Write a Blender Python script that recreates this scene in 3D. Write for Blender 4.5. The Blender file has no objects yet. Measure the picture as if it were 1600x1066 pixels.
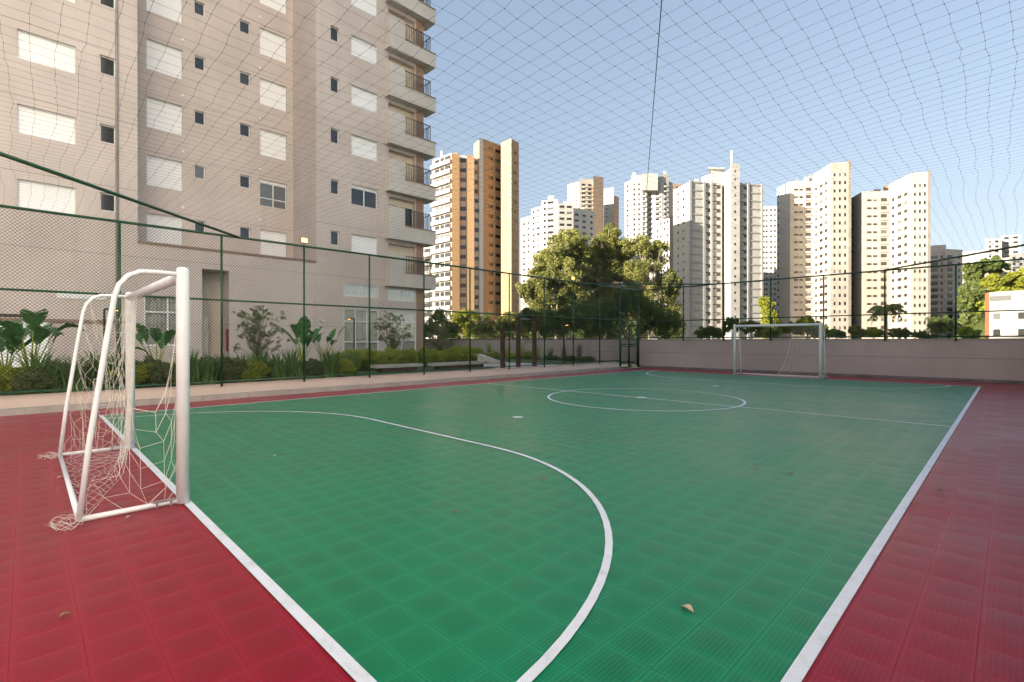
import bpy, math, random
import numpy as np
from mathutils import Vector, Matrix

scene = bpy.context.scene
random.seed(7)
PI = math.pi

# ------------------------------------------------------------------ camera, sky, sun, exposure
FPX = 768.43                      # focal length in pixels of the 1600 px wide photograph
YAW, PITCH, ROLL = math.radians(45.335), math.radians(-0.102), math.radians(-0.038)
CAM = Vector((12.243, -0.985, 1.442))
Fv = Vector((-math.sin(YAW) * math.cos(PITCH), math.cos(YAW) * math.cos(PITCH), math.sin(PITCH)))
R0 = Vector((math.cos(YAW), math.sin(YAW), 0)); U0 = R0.cross(Fv)
Rv = R0 * math.cos(ROLL) + U0 * math.sin(ROLL); Uv = U0 * math.cos(ROLL) - R0 * math.sin(ROLL)
cam_data = bpy.data.cameras.new('camera'); cam = bpy.data.objects.new('camera', cam_data)
scene.collection.objects.link(cam); scene.camera = cam
cam_data.sensor_width = 36; cam_data.lens = 36 * FPX / 1600
cam_data.clip_start = 0.05; cam_data.clip_end = 6000
m = Matrix((Rv, Uv, -Fv)).transposed().to_4x4(); m.translation = CAM; cam.matrix_world = m

SUN_EL = math.radians(13)
sdir = (-Rv * 0.90 - Fv * 0.436); sdir.z = 0; sdir.normalize()
SUN = Vector((sdir.x * math.cos(SUN_EL), sdir.y * math.cos(SUN_EL), math.sin(SUN_EL)))
world = bpy.data.worlds.new('World'); scene.world = world; world.use_nodes = True
wn = world.node_tree; bg = wn.nodes['Background']
sky = wn.nodes.new('ShaderNodeTexSky'); sky.sky_type = 'NISHITA'; sky.sun_disc = False
sky.sun_elevation = SUN_EL; sky.sun_rotation = math.atan2(SUN.x, SUN.y)
sky.air_density = 1.0; sky.dust_density = 2.5; sky.ozone_density = 1.0; sky.altitude = 700
hs = wn.nodes.new('ShaderNodeHueSaturation'); hs.inputs['Hue'].default_value = 0.512; hs.inputs['Saturation'].default_value = 1.2     # sky colour graded; the gamma below flattens it, lifting shade against the sky
gm = wn.nodes.new('ShaderNodeGamma'); gm.inputs[1].default_value = 0.45
wn.links.new(sky.outputs[0], hs.inputs['Color']); wn.links.new(hs.outputs[0], gm.inputs[0]); wn.links.new(gm.outputs[0], bg.inputs[0]); bg.inputs[1].default_value = 0.093
sl = bpy.data.lights.new('sun', 'SUN'); sl.energy = 3.7; sl.angle = math.radians(0.5); sl.color = (1.0, 0.87, 0.71)
so = bpy.data.objects.new('sun', sl); scene.collection.objects.link(so)
so.rotation_euler = SUN.to_track_quat('Z', 'Y').to_euler()
scene.view_settings.view_transform = 'Standard'; scene.view_settings.look = 'None'
scene.view_settings.gamma = 1; scene.view_settings.exposure = 2.42

# ------------------------------------------------------------------ helpers
def ray(u, v): return Fv + Rv * ((u - 800) / FPX) - Uv * ((v - 533) / FPX)
def at(u, d):                      # ground plan position of a far thing seen in column u, d metres ahead
    p = CAM + ray(u, 533) * d; return (p.x, p.y)
def zat(v, d): return CAM.z + d * ray(800, v).z
def on_z(u, v, z=0.0):
    d = ray(u, v); t = (z - CAM.z) / d.z; p = CAM + d * t; return (p.x, p.y)

def link(o, parent=None):
    scene.collection.objects.link(o)
    if parent: o.parent = parent
    return o
def tag(o, label=None, cat=None, group=None, kind=None):
    if label: o['label'] = label
    if cat: o['category'] = cat
    if group: o['group'] = group
    if kind: o['kind'] = kind
    return o
def thing(name, label, cat, loc=(0, 0, 0), rz=0, group=None):
    o = bpy.data.objects.new(name, None); o.empty_display_size = 0.3
    o.location = loc; o.rotation_euler.z = rz; link(o); return tag(o, label, cat, group)
def copy_tree(o, parent=None):
    c = o.copy(); link(c)
    c.parent = parent
    for ch in list(o.children): copy_tree(ch, c)
    return c

class MB:
    def __init__(s): s.v = []; s.f = []; s.m = []; s.mi = 0
    def quad(s, a, b, c, d):
        n = len(s.v); s.v += [tuple(a), tuple(b), tuple(c), tuple(d)]; s.f.append((n, n+1, n+2, n+3)); s.m.append(s.mi); return s
    def poly(s, pts):
        n = len(s.v); s.v += [tuple(p) for p in pts]; s.f.append(tuple(range(n, n+len(pts)))); s.m.append(s.mi); return s
    def box(s, x0, y0, z0, x1, y1, z1, bev=0):
        if x0 > x1: x0, x1 = x1, x0
        if y0 > y1: y0, y1 = y1, y0
        n = len(s.v)
        s.v += [(x0,y0,z0),(x1,y0,z0),(x1,y1,z0),(x0,y1,z0),(x0,y0,z1),(x1,y0,z1),(x1,y1,z1),(x0,y1,z1)]
        for q in ((0,3,2,1),(4,5,6,7),(0,1,5,4),(1,2,6,5),(2,3,7,6),(3,0,4,7)):
            s.f.append(tuple(n+i for i in q)); s.m.append(s.mi)
        return s
    def prism(s, pts, z0, z1, top=True):          # footprint polygon (counter-clockwise)
        n = len(s.v); k = len(pts)
        zt = z1 if hasattr(z1, '__len__') else [z1]*k
        s.v += [(p[0], p[1], z0) for p in pts] + [(p[0], p[1], z) for p, z in zip(pts, zt)]
        for i in range(k):
            j = (i+1) % k; s.f.append((n+i, n+j, n+k+j, n+k+i)); s.m.append(s.mi)
        s.f.append(tuple(n+k+i for i in range(k))); s.m.append(s.mi)
        s.f.append(tuple(n+i for i in reversed(range(k)))); s.m.append(s.mi)
        return s
    def tube(s, pts, r, n=8, cap=True):
        pts = [Vector(p) for p in pts]; rr = r if hasattr(r, '__len__') else [r]*len(pts)
        base = len(s.v); up = None
        for i, p in enumerate(pts):
            t = (pts[min(i+1, len(pts)-1)] - pts[max(i-1, 0)])
            if t.length < 1e-9: t = Vector((0,0,1))
            t.normalize()
            if up is None:
                up = Vector((0,0,1)) if abs(t.z) < 0.9 else Vector((1,0,0))
            a = t.cross(up); 
            if a.length < 1e-6: a = t.orthogonal()
            a.normalize(); up = a.cross(t).normalized()
            for k in range(n):
                th = 2*PI*k/n; s.v.append(tuple(p + (a*math.cos(th) + up*math.sin(th))*rr[i]))
        for i in range(len(pts)-1):
            for k in range(n):
                a0 = base+i*n+k; a1 = base+i*n+(k+1) % n
                s.f.append((a0, a1, a1+n, a0+n)); s.m.append(s.mi)
        if cap:
            s.f.append(tuple(base+k for k in reversed(range(n)))); s.m.append(s.mi)
            s.f.append(tuple(base+(len(pts)-1)*n+k for k in range(n))); s.m.append(s.mi)
        return s
    def build(s, name, mat, parent=None, smooth=False, loc=None):
        me = bpy.data.meshes.new(name); me.from_pydata(s.v, [], s.f)
        for mm in (mat if isinstance(mat, (list, tuple)) else [mat]): me.materials.append(mm)
        if isinstance(mat, (list, tuple)): me.polygons.foreach_set('material_index', s.m)
        if smooth: me.polygons.foreach_set('use_smooth', [True]*len(s.f))
        me.update()
        o = bpy.data.objects.new(name, me); link(o, parent)
        if loc: o.location = loc
        return o
def np_mesh(name, V, Q, mat, parent=None, smooth=False):     # V (n,3), Q (m,k) faces
    me = bpy.data.meshes.new(name); V = np.asarray(V, np.float32); Q = np.asarray(Q, np.int32); k = Q.shape[1]
    me.vertices.add(len(V)); me.vertices.foreach_set('co', V.ravel())
    me.loops.add(Q.size); me.loops.foreach_set('vertex_index', Q.ravel())
    me.polygons.add(len(Q)); me.polygons.foreach_set('loop_start', np.arange(0, Q.size, k, dtype=np.int32))
    me.polygons.foreach_set('loop_total', np.full(len(Q), k, np.int32))
    if smooth: me.polygons.foreach_set('use_smooth', np.ones(len(Q), bool))
    me.update(calc_edges=True); me.validate(); me.materials.append(mat)
    o = bpy.data.objects.new(name, me); link(o, parent); return o
def strings(name, A, B, r, mat, parent=None):                 # straight three-sided strands between points A and B
    A = np.asarray(A, float); B = np.asarray(B, float); d = B-A; L = np.linalg.norm(d, axis=1, keepdims=True); L[L < 1e-9] = 1; d = d/L
    ref = np.where(np.abs(d[:, 2:3]) < 0.8, np.array([[0, 0, 1.0]]), np.array([[1.0, 0, 0]]))
    a = np.cross(d, ref); a /= np.linalg.norm(a, axis=1, keepdims=True); b = np.cross(d, a)
    r = np.broadcast_to(np.asarray(r, float).reshape(-1, 1), (len(A), 1)) if np.ndim(r) else r
    ring = [a*math.cos(t)*r + b*math.sin(t)*r for t in (0, 2*PI/3, 4*PI/3)]
    n = len(A); V = np.stack([A+ring[0], A+ring[1], A+ring[2], B+ring[0], B+ring[1], B+ring[2]], 1).reshape(-1, 3)
    base = (np.arange(n)*6)[:, None, None]; Q = (base + np.array([[0,1,4,3],[1,2,5,4],[2,0,3,5]])[None]).reshape(-1, 4)
    return np_mesh(name, V, Q, mat, parent)

# ------------------------------------------------------------------ materials
class NT:
    def __init__(s, name):
        s.mat = bpy.data.materials.new(name); s.mat.use_nodes = True; s.t = s.mat.node_tree; s.b = s.t.nodes['Principled BSDF']
    def n(s, typ, **kw):
        nd = s.t.nodes.new(typ)
        for k, v in kw.items(): setattr(nd, k, v)
        return nd
    def l(s, a, b): s.t.links.new(a, b)
    def set(s, k, v): 
        if hasattr(v, 'is_linked') or hasattr(v, 'links'): s.l(v, s.b.inputs[k])
        else: s.b.inputs[k].default_value = v
    def math(s, op, a, b=None, c=None):
        nd = s.n('ShaderNodeMath', operation=op)
        for i, x in enumerate((a, b, c)):
            if x is None: continue
            if isinstance(x, (int, float)): nd.inputs[i].default_value = x
            else: s.l(x, nd.inputs[i])
        return nd.outputs[0]
    def mix(s, fac, a, b, blend='MIX'):
        nd = s.n('ShaderNodeMix', data_type='RGBA', blend_type=blend)
        for i, x in ((0, fac), (6, a), (7, b)):
            if isinstance(x, (int, float)): nd.inputs[i].default_value = x
            elif isinstance(x, tuple): nd.inputs[i].default_value = (*x[:3], 1)
            else: s.l(x, nd.inputs[i])
        return nd.outputs[2]
    def coord(s, which='Object'): return s.n('ShaderNodeTexCoord').outputs[which]
    def pos(s): return s.n('ShaderNodeNewGeometry').outputs['Position']
    def noise(s, vec, scale, detail=4, rough=0.55):
        nd = s.n('ShaderNodeTexNoise'); nd.inputs['Scale'].default_value = scale; nd.inputs['Detail'].default_value = detail
        nd.inputs['Roughness'].default_value = rough; s.l(vec, nd.inputs['Vector']); return nd.outputs['Fac']
    def ramp(s, f, lo, hi, a=0.0, b=1.0):
        nd = s.n('ShaderNodeMapRange', clamp=True); s.l(f, nd.inputs[0])
        for i, x in enumerate((lo, hi, a, b)): nd.inputs[i+1].default_value = x
        return nd.outputs[0]
    def bump(s, h, strength=0.3, dist=0.01):
        nd = s.n('ShaderNodeBump'); nd.inputs['Strength'].default_value = strength; nd.inputs['Distance'].default_value = dist
        s.l(h, nd.inputs['Height']); s.l(nd.outputs[0], s.b.inputs['Normal'])
    def sep(s, vec):
        nd = s.n('ShaderNodeSeparateXYZ'); s.l(vec, nd.inputs[0]); return nd.outputs
    def rand(s): return s.n('ShaderNodeObjectInfo').outputs['Random']

def simple(name, col, rough=0.6, var=0.12, scale=3.0, metal=0.0, bump=0.0, bscale=60, spec=0.5):
    t = NT(name); p = t.pos()
    n = t.noise(p, scale, 5)
    c0 = tuple(c*(1-var) for c in col); c1 = tuple(min(1, c*(1+var)) for c in col)
    t.set('Base Color', t.mix(t.ramp(n, 0.3, 0.7), c0, c1)); t.set('Roughness', rough); t.set('Metallic', metal)
    t.set('Specular IOR Level', spec)
    if bump: t.bump(t.noise(p, bscale, 3), bump, 0.01)
    return t.mat

def facade_mat(name, col, line_z0=None, pitch=2.9, stain=0.20, rough=0.8, jw=0.02):
    t = NT(name); p = t.pos(); x, y, z = t.sep(p)
    n = t.noise(p, 0.35, 5, 0.6)
    c = t.mix(t.ramp(n, 0.3, 0.75), tuple(a*(1-stain) for a in col), col)
    # rain streaks running down the render
    mp = t.n('ShaderNodeMapping'); mp.inputs['Scale'].default_value = (2.2, 2.2, 0.12); t.l(p, mp.inputs[0])
    c = t.mix(t.ramp(t.noise(mp.outputs[0], 1.0, 4), 0.55, 0.8, 0, 0.35*stain/0.12), c, tuple(a*0.78 for a in col))
    if line_z0 is not None:
        f = t.math('MODULO', t.math('ADD', z, 100*pitch - line_z0), pitch)
        c = t.mix(t.math('LESS_THAN', f, jw), c, tuple(a*0.42 for a in col))
    t.set('Base Color', c); t.set('Roughness', rough); t.bump(t.noise(p, 45, 3), 0.15, 0.01); return t.mat

def court_mat(name, col, hi, dusty):
    t = NT(name); p = t.pos(); x, y, z = t.sep(p); T = 0.25
    gx = t.math('MODULO', t.math('ADD', x, 50-0.14), T); gy = t.math('MODULO', t.math('ADD', y, 50-0.21), T)
    mx_ = t.math('MINIMUM', gx, t.math('SUBTRACT', T, gx)); my_ = t.math('MINIMUM', gy, t.math('SUBTRACT', T, gy))
    dm = t.math('MINIMUM', mx_, my_)
    seam = t.math('SUBTRACT', 1.0, t.ramp(dm, 0.0, 0.005))
    rim = t.math('MULTIPLY', t.ramp(dm, 0.004, 0.008), t.math('SUBTRACT', 1.0, t.ramp(dm, 0.010, 0.022)))
    pil = t.math('MULTIPLY', t.math('SINE', t.math('MULTIPLY', gx, PI/T)), t.math('SINE', t.math('MULTIPLY', gy, PI/T)))   # domed tile: 1 in the middle
    ix = t.math('FLOOR', t.math('DIVIDE', t.math('ADD', x, 50-0.14), T)); iy = t.math('FLOOR', t.math('DIVIDE', t.math('ADD', y, 50-0.21), T))
    cv = t.n('ShaderNodeCombineXYZ'); t.l(ix, cv.inputs[0]); t.l(iy, cv.inputs[1])
    wnz = t.n('ShaderNodeTexWhiteNoise'); t.l(cv.outputs[0], wnz.inputs[0]); rnd = wnz.outputs[0]
    # fine ribs with cross bars moulded in the tiles
    kx = 2*PI/0.0208; ky = 2*PI/0.0125
    rib = t.ramp(t.math('SINE', t.math('MULTIPLY', x, kx)), -0.2, 0.9)
    bar = t.ramp(t.math('SINE', t.math('MULTIPLY', y, ky)), -0.6, 0.6, 0.45, 1.0)
    dots = t.math('MULTIPLY', rib, bar)
    c = t.mix(rnd, tuple(a*0.92 for a in col), tuple(a*1.08 for a in col))
    c = t.mix(t.math('MULTIPLY', dots, 0.42), c, hi)
    c = t.mix(t.ramp(pil, 0.0, 0.9, 0.20, 0.0), c, hi)  # tile edges lightened in colour to suggest sheen on the domes
    c = t.mix(t.math('MULTIPLY', rim, 0.20), c, tuple(min(1, a*1.3+0.012) for a in hi))
    c = t.mix(t.math('MULTIPLY', seam, 0.20), c, tuple(a*0.35 for a in col))
    big = t.noise(p, 0.7, 5, 0.6)
    c = t.mix(t.ramp(big, 0.40, 0.75, 0, dusty), c, hi)
    sp = t.noise(p, 7, 7, 0.75); c = t.mix(t.ramp(sp, 0.62, 0.80, 0, 0.40), c, tuple(min(1, a*1.5+0.04) for a in hi))
    mp = t.n('ShaderNodeMapping'); mp.inputs['Scale'].default_value = (1.1, 6.0, 1); mp.inputs['Rotation'].default_value = (0, 0, 0.7); t.l(p, mp.inputs[0])
    scf = t.ramp(t.noise(mp.outputs[0], 2.2, 6, 0.7), 0.66, 0.74, 0, 0.30); c = t.mix(scf, c, tuple(min(1, a*1.3+0.05) for a in hi))   # scuffs
    t.set('Base Color', c)
    t.set('Roughness', t.math('ADD', t.ramp(big, 0.3, 0.7, 0.30, 0.40), t.math('MULTIPLY', rnd, 0.06)))
    t.set('Specular IOR Level', 0.22); t.set('Sheen Weight', 0.07); t.set('Sheen Roughness', 0.45)
    h = t.math('ADD', t.math('MULTIPLY', dots, 0.12), t.math('MULTIPLY', pil, 1.1))
    h = t.math('ADD', h, t.math('MULTIPLY', t.noise(p, 2.2, 2), 1.6)); h = t.math('ADD', h, t.math('MULTIPLY', seam, -0.5))
    t.bump(h, 0.6, 0.004); return t.mat

def paint_line():
    t = NT('court_line_paint'); p = t.pos(); x, y, z = t.sep(p); k = 2*PI/0.015
    dots = t.ramp(t.math('MULTIPLY', t.math('SINE', t.math('MULTIPLY', x, k)), t.math('SINE', t.math('MULTIPLY', y, k))), 0.1, 0.9)
    c = t.mix(t.math('MULTIPLY', dots, 0.55), (0.80, 0.83, 0.90), (0.42, 0.46, 0.52))
    c = t.mix(t.ramp(t.noise(p, 7, 7, 0.7), 0.50, 0.72, 0, 0.55), c, (0.42, 0.46, 0.44))
    t.set('Base Color', c); t.set('Roughness', 0.5); return t.mat

def foliage(name, dark, light, scale=1.2, trans=0.25, rough=0.5, hue=0.0):
    t = NT(name); p = t.pos()
    n = t.noise(p, scale, 3); n2 = t.noise(p, scale*12, 2)
    f = t.math('ADD', t.math('MULTIPLY', n, 0.6), t.math('MULTIPLY', n2, 0.5))
    c = t.mix(t.ramp(f, 0.35, 0.75), dark, light)
    t.set('Base Color', c); t.set('Roughness', rough); t.set('Specular IOR Level', 0.35)
    tr = t.n('ShaderNodeBsdfTranslucent'); t.l(c, tr.inputs[0])
    mx = t.n('ShaderNodeMixShader'); mx.inputs[0].default_value = trans
    out = t.t.nodes['Material Output']
    t.l(t.b.outputs[0], mx.inputs[1]); t.l(tr.outputs[0], mx.inputs[2]); t.l(mx.outputs[0], out.inputs[0]); return t.mat

def glass_dark(name, col=(0.03, 0.035, 0.04), rough=0.06, var=True):
    t = NT(name); 
    if var:
        r = t.rand(); c = t.mix(t.ramp(r, 0.78, 0.85), col, tuple(min(1, a*3+0.06) for a in col)); t.set('Base Color', c)
    else: t.set('Base Color', (*col, 1))
    t.set('Roughness', rough); t.set('Specular IOR Level', 0.8); return t.mat
def shutter_mat(name, col, pitch=0.10):
    t = NT(name); p = t.pos(); x, y, z = t.sep(p)
    f = t.math('MODULO', t.math('ADD', z, 100), pitch); e = t.ramp(f, 0, pitch*0.22)
    c = t.mix(e, tuple(a*0.80 for a in col), col); t.set('Base Color', c); t.set('Roughness', 0.45); t.bump(e, 0.4, 0.01); return t.mat
def emis(name, col, s):
    t = NT(name); t.set('Base Color', (*col, 1)); t.set('Emission Color', (*col, 1)); t.set('Emission Strength', s); return t.mat
def clear_glass(name):
    t = NT(name); tr = t.n('ShaderNodeBsdfTransparent'); tr.inputs[0].default_value = (0.95, 0.97, 0.97, 1)
    gl = t.n('ShaderNodeBsdfGlossy'); gl.inputs['Roughness'].default_value = 0.03
    lw = t.n('ShaderNodeValue'); lw.outputs[0].default_value = 0.38
    mx = t.n('ShaderNodeMixShader'); t.l(lw.outputs[0], mx.inputs[0]); t.l(tr.outputs[0], mx.inputs[1]); t.l(gl.outputs[0], mx.inputs[2])
    t.l(mx.outputs[0], t.t.nodes['Material Output'].inputs[0]); return t.mat

M = {}
M['green'] = court_mat('court_green', (0.000, 0.148, 0.058), (0.003, 0.310, 0.142), 0.25)
M['red'] = court_mat('court_red', (0.205, 0.000, 0.010), (0.42, 0.003, 0.038), 0.20)
M['line'] = paint_line()
M['kerb'] = simple('kerb_concrete', (0.36, 0.34, 0.32), 0.85, 0.15, 2.5, bump=0.3)
M['plinth'] = simple('plinth_render', (0.50, 0.39, 0.335), 0.85, 0.08, 1.2, bump=0.2)
M['wall'] = facade_mat('boundary_wall_render', (0.50, 0.445, 0.445), 0.80, 50, 0.25, jw=0.015)
M['dark_skirt'] = simple('skirting_damp_concrete', (0.17, 0.16, 0.17), 0.8, 0.35, 1.5)
M['facade'] = facade_mat('facade_render', (0.64, 0.565, 0.54), 8.0)
M['facade_pale'] = facade_mat('facade_render_pale', (0.66, 0.62, 0.58), None)
M['facade_brown'] = facade_mat('facade_render_brown', (0.40, 0.26, 0.19), None)
M['coping'] = simple('coping_brown', (0.27, 0.19, 0.15), 0.6, 0.1)
M['shutter'] = shutter_mat('roller_shutter_white', (0.90, 0.92, 0.95))
M['shutter_cream'] = shutter_mat('roller_shutter_cream', (0.80, 0.70, 0.55))
M['alu'] = simple('white_aluminium', (0.78, 0.80, 0.82), 0.35, 0.04)
M['glass'] = glass_dark('window_glass')
M['glass_far'] = glass_dark('window_glass_far', (0.022, 0.022, 0.022), 0.22)
M['clear'] = clear_glass('clear_glass')
M['fence'] = simple('fence_green_paint', (0.007, 0.060, 0.022), 0.35, 0.25, 8)
M['wire'] = simple('fence_wire', (0.014, 0.030, 0.018), 0.6, 0.2, 5)
M['rail_dark'] = simple('balcony_rail_metal', (0.03, 0.028, 0.026), 0.4, 0.1)
M['goal'] = simple('goal_white_paint', (0.80, 0.83, 0.88), 0.28, 0.05, 6, bump=0.05)
M['steel'] = simple('galvanised_steel', (0.45, 0.46, 0.48), 0.35, 0.1, 10, metal=0.8)
M['net_white'] = simple('goal_net_cord', (0.78, 0.74, 0.68), 0.85, 0.1)
M['net_dark'] = simple('overhead_net_cord', (0.07, 0.085, 0.11), 0.8, 0.1)
M['garden'] = simple('garden_lawn', (0.05, 0.10, 0.025), 0.95, 0.5, 4, bump=0.8, bscale=25)
M['paving'] = simple('garden_paving', (0.55, 0.53, 0.50), 0.85, 0.1, 2)
M['ground'] = simple('ground_earth', (0.12, 0.13, 0.08), 0.95, 0.4, 0.05)
M['podium'] = simple('podium_concrete', (0.35, 0.33, 0.30), 0.9, 0.1)
M['bark'] = simple('bark', (0.20, 0.16, 0.12), 0.9, 0.35, 6, bump=0.6, bscale=12)
M['bark_pale'] = simple('bark_pale', (0.36, 0.31, 0.25), 0.85, 0.3, 3, bump=0.5, bscale=8)
M['wood'] = simple('dark_timber', (0.085, 0.045, 0.025), 0.7, 0.3, 5, bump=0.3)
M['bench'] = simple('bench_concrete', (0.50, 0.48, 0.45), 0.8, 0.12)
M['red_paint'] = simple('red_paint', (0.22, 0.012, 0.012), 0.4, 0.1)
M['black'] = simple('black_metal', (0.02, 0.02, 0.02), 0.4, 0.1)
M['leaf_dry'] = simple('dry_leaf', (0.23, 0.13, 0.06), 0.7, 0.4, 20)
M['leaf_pale'] = simple('pale_leaf', (0.50, 0.40, 0.26), 0.7, 0.3, 20)
M['lamp'] = emis('lamp_warm_light', (1.0, 0.46, 0.10), 1.5)
M['lamp_small'] = emis('garden_light_glow', (1.0, 0.45, 0.08), 0.9)
M['fol_far'] = foliage('foliage_eucalyptus', (0.12, 0.14, 0.035), (0.42, 0.42, 0.12), 0.5, 0.4)
M['fol_dark'] = foliage('foliage_dark', (0.08, 0.12, 0.030), (0.24, 0.29, 0.08), 0.9, 0.35)
M['fol_yellow'] = foliage('foliage_yellow', (0.16, 0.20, 0.018), (0.38, 0.38, 0.05), 0.9)
M['fol_hedge'] = foliage('foliage_hedge', (0.19, 0.26, 0.025), (0.46, 0.50, 0.07), 1.5)
M['fol_grass'] = foliage('foliage_strap', (0.07, 0.15, 0.045), (0.20, 0.32, 0.09), 2.5, 0.2, 0.4)
M['fol_banana'] = foliage('foliage_banana', (0.035, 0.13, 0.035), (0.09, 0.24, 0.06), 1.5, 0.18, 0.3)
M['fol_tree'] = foliage('foliage_small_tree', (0.09, 0.12, 0.045), (0.22, 0.27, 0.10), 2.0)

# ------------------------------------------------------------------ court, platform, ground
XL, XR, YN, YF = -1.5, 13.1, -1.7, 22.0        # fence lines of the court
W, L = 11.63, 19.81
FT = 4.05                                       # top of fence
def sheet(name, x0, y0, x1, y1, z, mat):
    o = MB().quad((x0,y0,z),(x1,y0,z),(x1,y1,z),(x0,y1,z)).build(name, mat); return tag(o, kind='structure')
sheet('ground', -3000, -3000, 3000, 3000, -3.0, M['ground'])
o = MB().box(-40, -40, -2.99, 13.4, 22.25, -0.02).build('podium_floor', M['podium']); tag(o, kind='structure')
sheet('court_border', -1.4, -3.5, 13.2, 22.05, 0.0, M['red'])
sheet('court_floor', 0.0, 0.0, W, L, 0.004, M['green'])
lm = MB(); lw = 0.062; Z = 0.008
def strip(pts, w, closed=False):
    P = [Vector((p[0], p[1], 0)) for p in pts]; n = len(P)
    Ls, Rs = [], []
    for i in range(n):
        a = P[(i-1) % n] if closed else P[max(i-1, 0)]; b = P[(i+1) % n] if closed else P[min(i+1, n-1)]
        t = (b-a).normalized(); nn = Vector((-t.y, t.x, 0))*(w/2); Ls.append(P[i]+nn); Rs.append(P[i]-nn)
    for i in range(n if closed else n-1):
        j = (i+1) % n
        lm.quad((Rs[i].x, Rs[i].y, Z), (Rs[j].x, Rs[j].y, Z), (Ls[j].x, Ls[j].y, Z), (Ls[i].x, Ls[i].y, Z))
h = lw/2
strip([(0, h), (W, h)], lw); strip([(0, L-h), (W, L-h)], lw)
strip([(h, lw), (h, L-lw)], lw); strip([(W-h, lw), (W-h, L-lw)], lw)
strip([(lw, L/2), (W-lw, L/2)], 0.058); Z = 0.011
strip([(W/2+2.32*math.cos(a), L/2+2.32*math.sin(a)) for a in np.linspace(0, 2*PI, 97)[:-1]], 0.058, True)
R_A = 3.47
arc = [(4.15-R_A*math.cos(a), R_A*math.sin(a)) for a in np.linspace(0.02, PI/2, 28)] + [(7.38+R_A*math.sin(a), R_A*math.cos(a)) for a in np.linspace(0, PI/2-0.02, 28)]
strip(arc, 0.052); strip([(x+0.08, L-y) for x, y in arc], 0.06)
for cy in (5.52, L-5.52): lm.poly([(W/2+0.1*math.cos(a), cy+0.1*math.sin(a), Z) for a in np.linspace(0, 2*PI, 25)[:-1]])
lm.poly([(W/2+0.13*math.cos(a), L/2+0.13*math.sin(a), Z+0.002) for a in np.linspace(0, 2*PI, 25)[:-1]])
tag(lm.build('court_markings', M['line']), kind='structure')

# kerb of separate stones and the sloped plinth that carries the fence
kb = MB(); y = -4.0
while y < 20.0:
    kb.box(-1.40, y+0.004, -0.01, -1.24, min(y+0.996, 20.0), 0.125+random.uniform(-.002, .002)); y += 1.0
tag(kb.build('kerb', M['kerb']), kind='structure')
pl = MB(); pl.prism([(-1.402, -4), (-1.402, 20.05), (-1.72, 20.05), (-1.72, -4)][::-1], -0.01, 0.35)
pl.v = [(x if not (z > 0.3 and x > -1.5) else -1.60, y, z if not (z < 0.3 and x > -1.5) else 0.118) for x, y, z in pl.v]
pl.quad((-1.402, -4, 0.118), (-1.402, -4, -0.01), (-1.402, 20.05, -0.01), (-1.402, 20.05, 0.118))
pl.quad((-1.402, 20.05, 0.118), (-1.402, 20.05, -0.01), (-1.72, 20.05, -0.01), (-1.72, 20.05, 0.118))
tag(pl.build('plinth_wall', M['plinth']), 'low sloped beige plinth carrying the green fence along the left of the court', 'wall')

# garden
sheet('garden_lawn', -14.9, -14, -1.6, 22.0, 0.30, M['garden'])
sheet('garden_lawn', -30, 17.5, -14.9, 22.0, 0.30, M['garden'])
sheet('garden_path', -6.5, 12.6, -1.75, 16.5, 0.305, M['paving'])
sheet('garden_path', -12.5, -6, -6.0, 0.6, 0.305, M['paving'])

# boundary wall: court part and garden part
t = thing('boundary_wall', 'grey rendered wall behind the far goal with a dark damp skirting', 'wall', (0, YF, 0))
MB().box(XL-0.02, 0.02, -0.01, 13.2, 0.2, 1.44).build('wall_panel', M['wall'], t)
cp = MB(); x = -1.54
while x < 13.2:
    cp.box(x, -0.0, 1.44, min(x+1.0, 13.25)-0.006, 0.22, 1.485); x += 1.0
cp.build('coping', M['podium'], t)
MB().box(XL, -0.005, 0.004, 13.2, 0.02, 0.11).build('skirting', M['dark_skirt'], t)
t = thing('garden_wall', 'grey rendered wall closing the garden left of the green gate', 'wall', (-2, YF, 0))
MB().box(-28, 0.02, 0.2, 2-1.54, 0.2, 1.46).build('wall_panel', M['wall'], t)
MB().box(-28, 0.0, 1.46, 2-1.55, 0.22, 1.53).build('coping', M['dark_skirt'], t)
t = thing('side_wall', 'grey rendered wall along the right side of the court under the fence', 'wall', (13.2, 0, 0))
MB().box(0.01, -3.5, -0.01, 0.2, 21.9, 1.45).build('wall_panel', M['wall'], t)

# ------------------------------------------------------------------ chain link fence
def chain(A, B, z0, z1, name, parent, pitch=0.07, r=0.0038):   # diagonal wires clipped to a bay
    A = np.array(A, float); B = np.array(B, float); Lb = np.linalg.norm(B-A); d = (B-A)/Lb; H = z1-z0
    PA, PB = [], []
    for sgn in (1, -1):
        s0 = -H if sgn > 0 else 0.0
        for k in np.arange(math.floor(s0/pitch), math.ceil((Lb + (0 if sgn > 0 else H))/pitch)):
            s = k*pitch + pitch*0.5                # wire starts at (s, 0) and runs 45 degrees
            a0, h0 = s, 0.0; a1, h1 = s+sgn*H, H
            lo, hi = 0.0, 1.0; da = a1-a0
            t0, t1 = sorted(((0-a0)/da, (Lb-a0)/da)); lo = max(lo, t0); hi = min(hi, t1)
            if hi-lo < 0.005: continue
            off = 0.003*sgn
            nrm = np.array([-d[1], d[0]])*off
            for q, arr in ((lo, PA), (hi, PB)):
                pp = A + d*(a0+da*q) + nrm; arr.append((pp[0], pp[1], z0+H*q))
    return strings(name, PA, PB, r, M['wire'], parent)

def tube_obj(name, pts, r, mat, parent, n=10, smooth=True):
    return MB().tube(pts, r, n).build(name, mat, parent, smooth)

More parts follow.
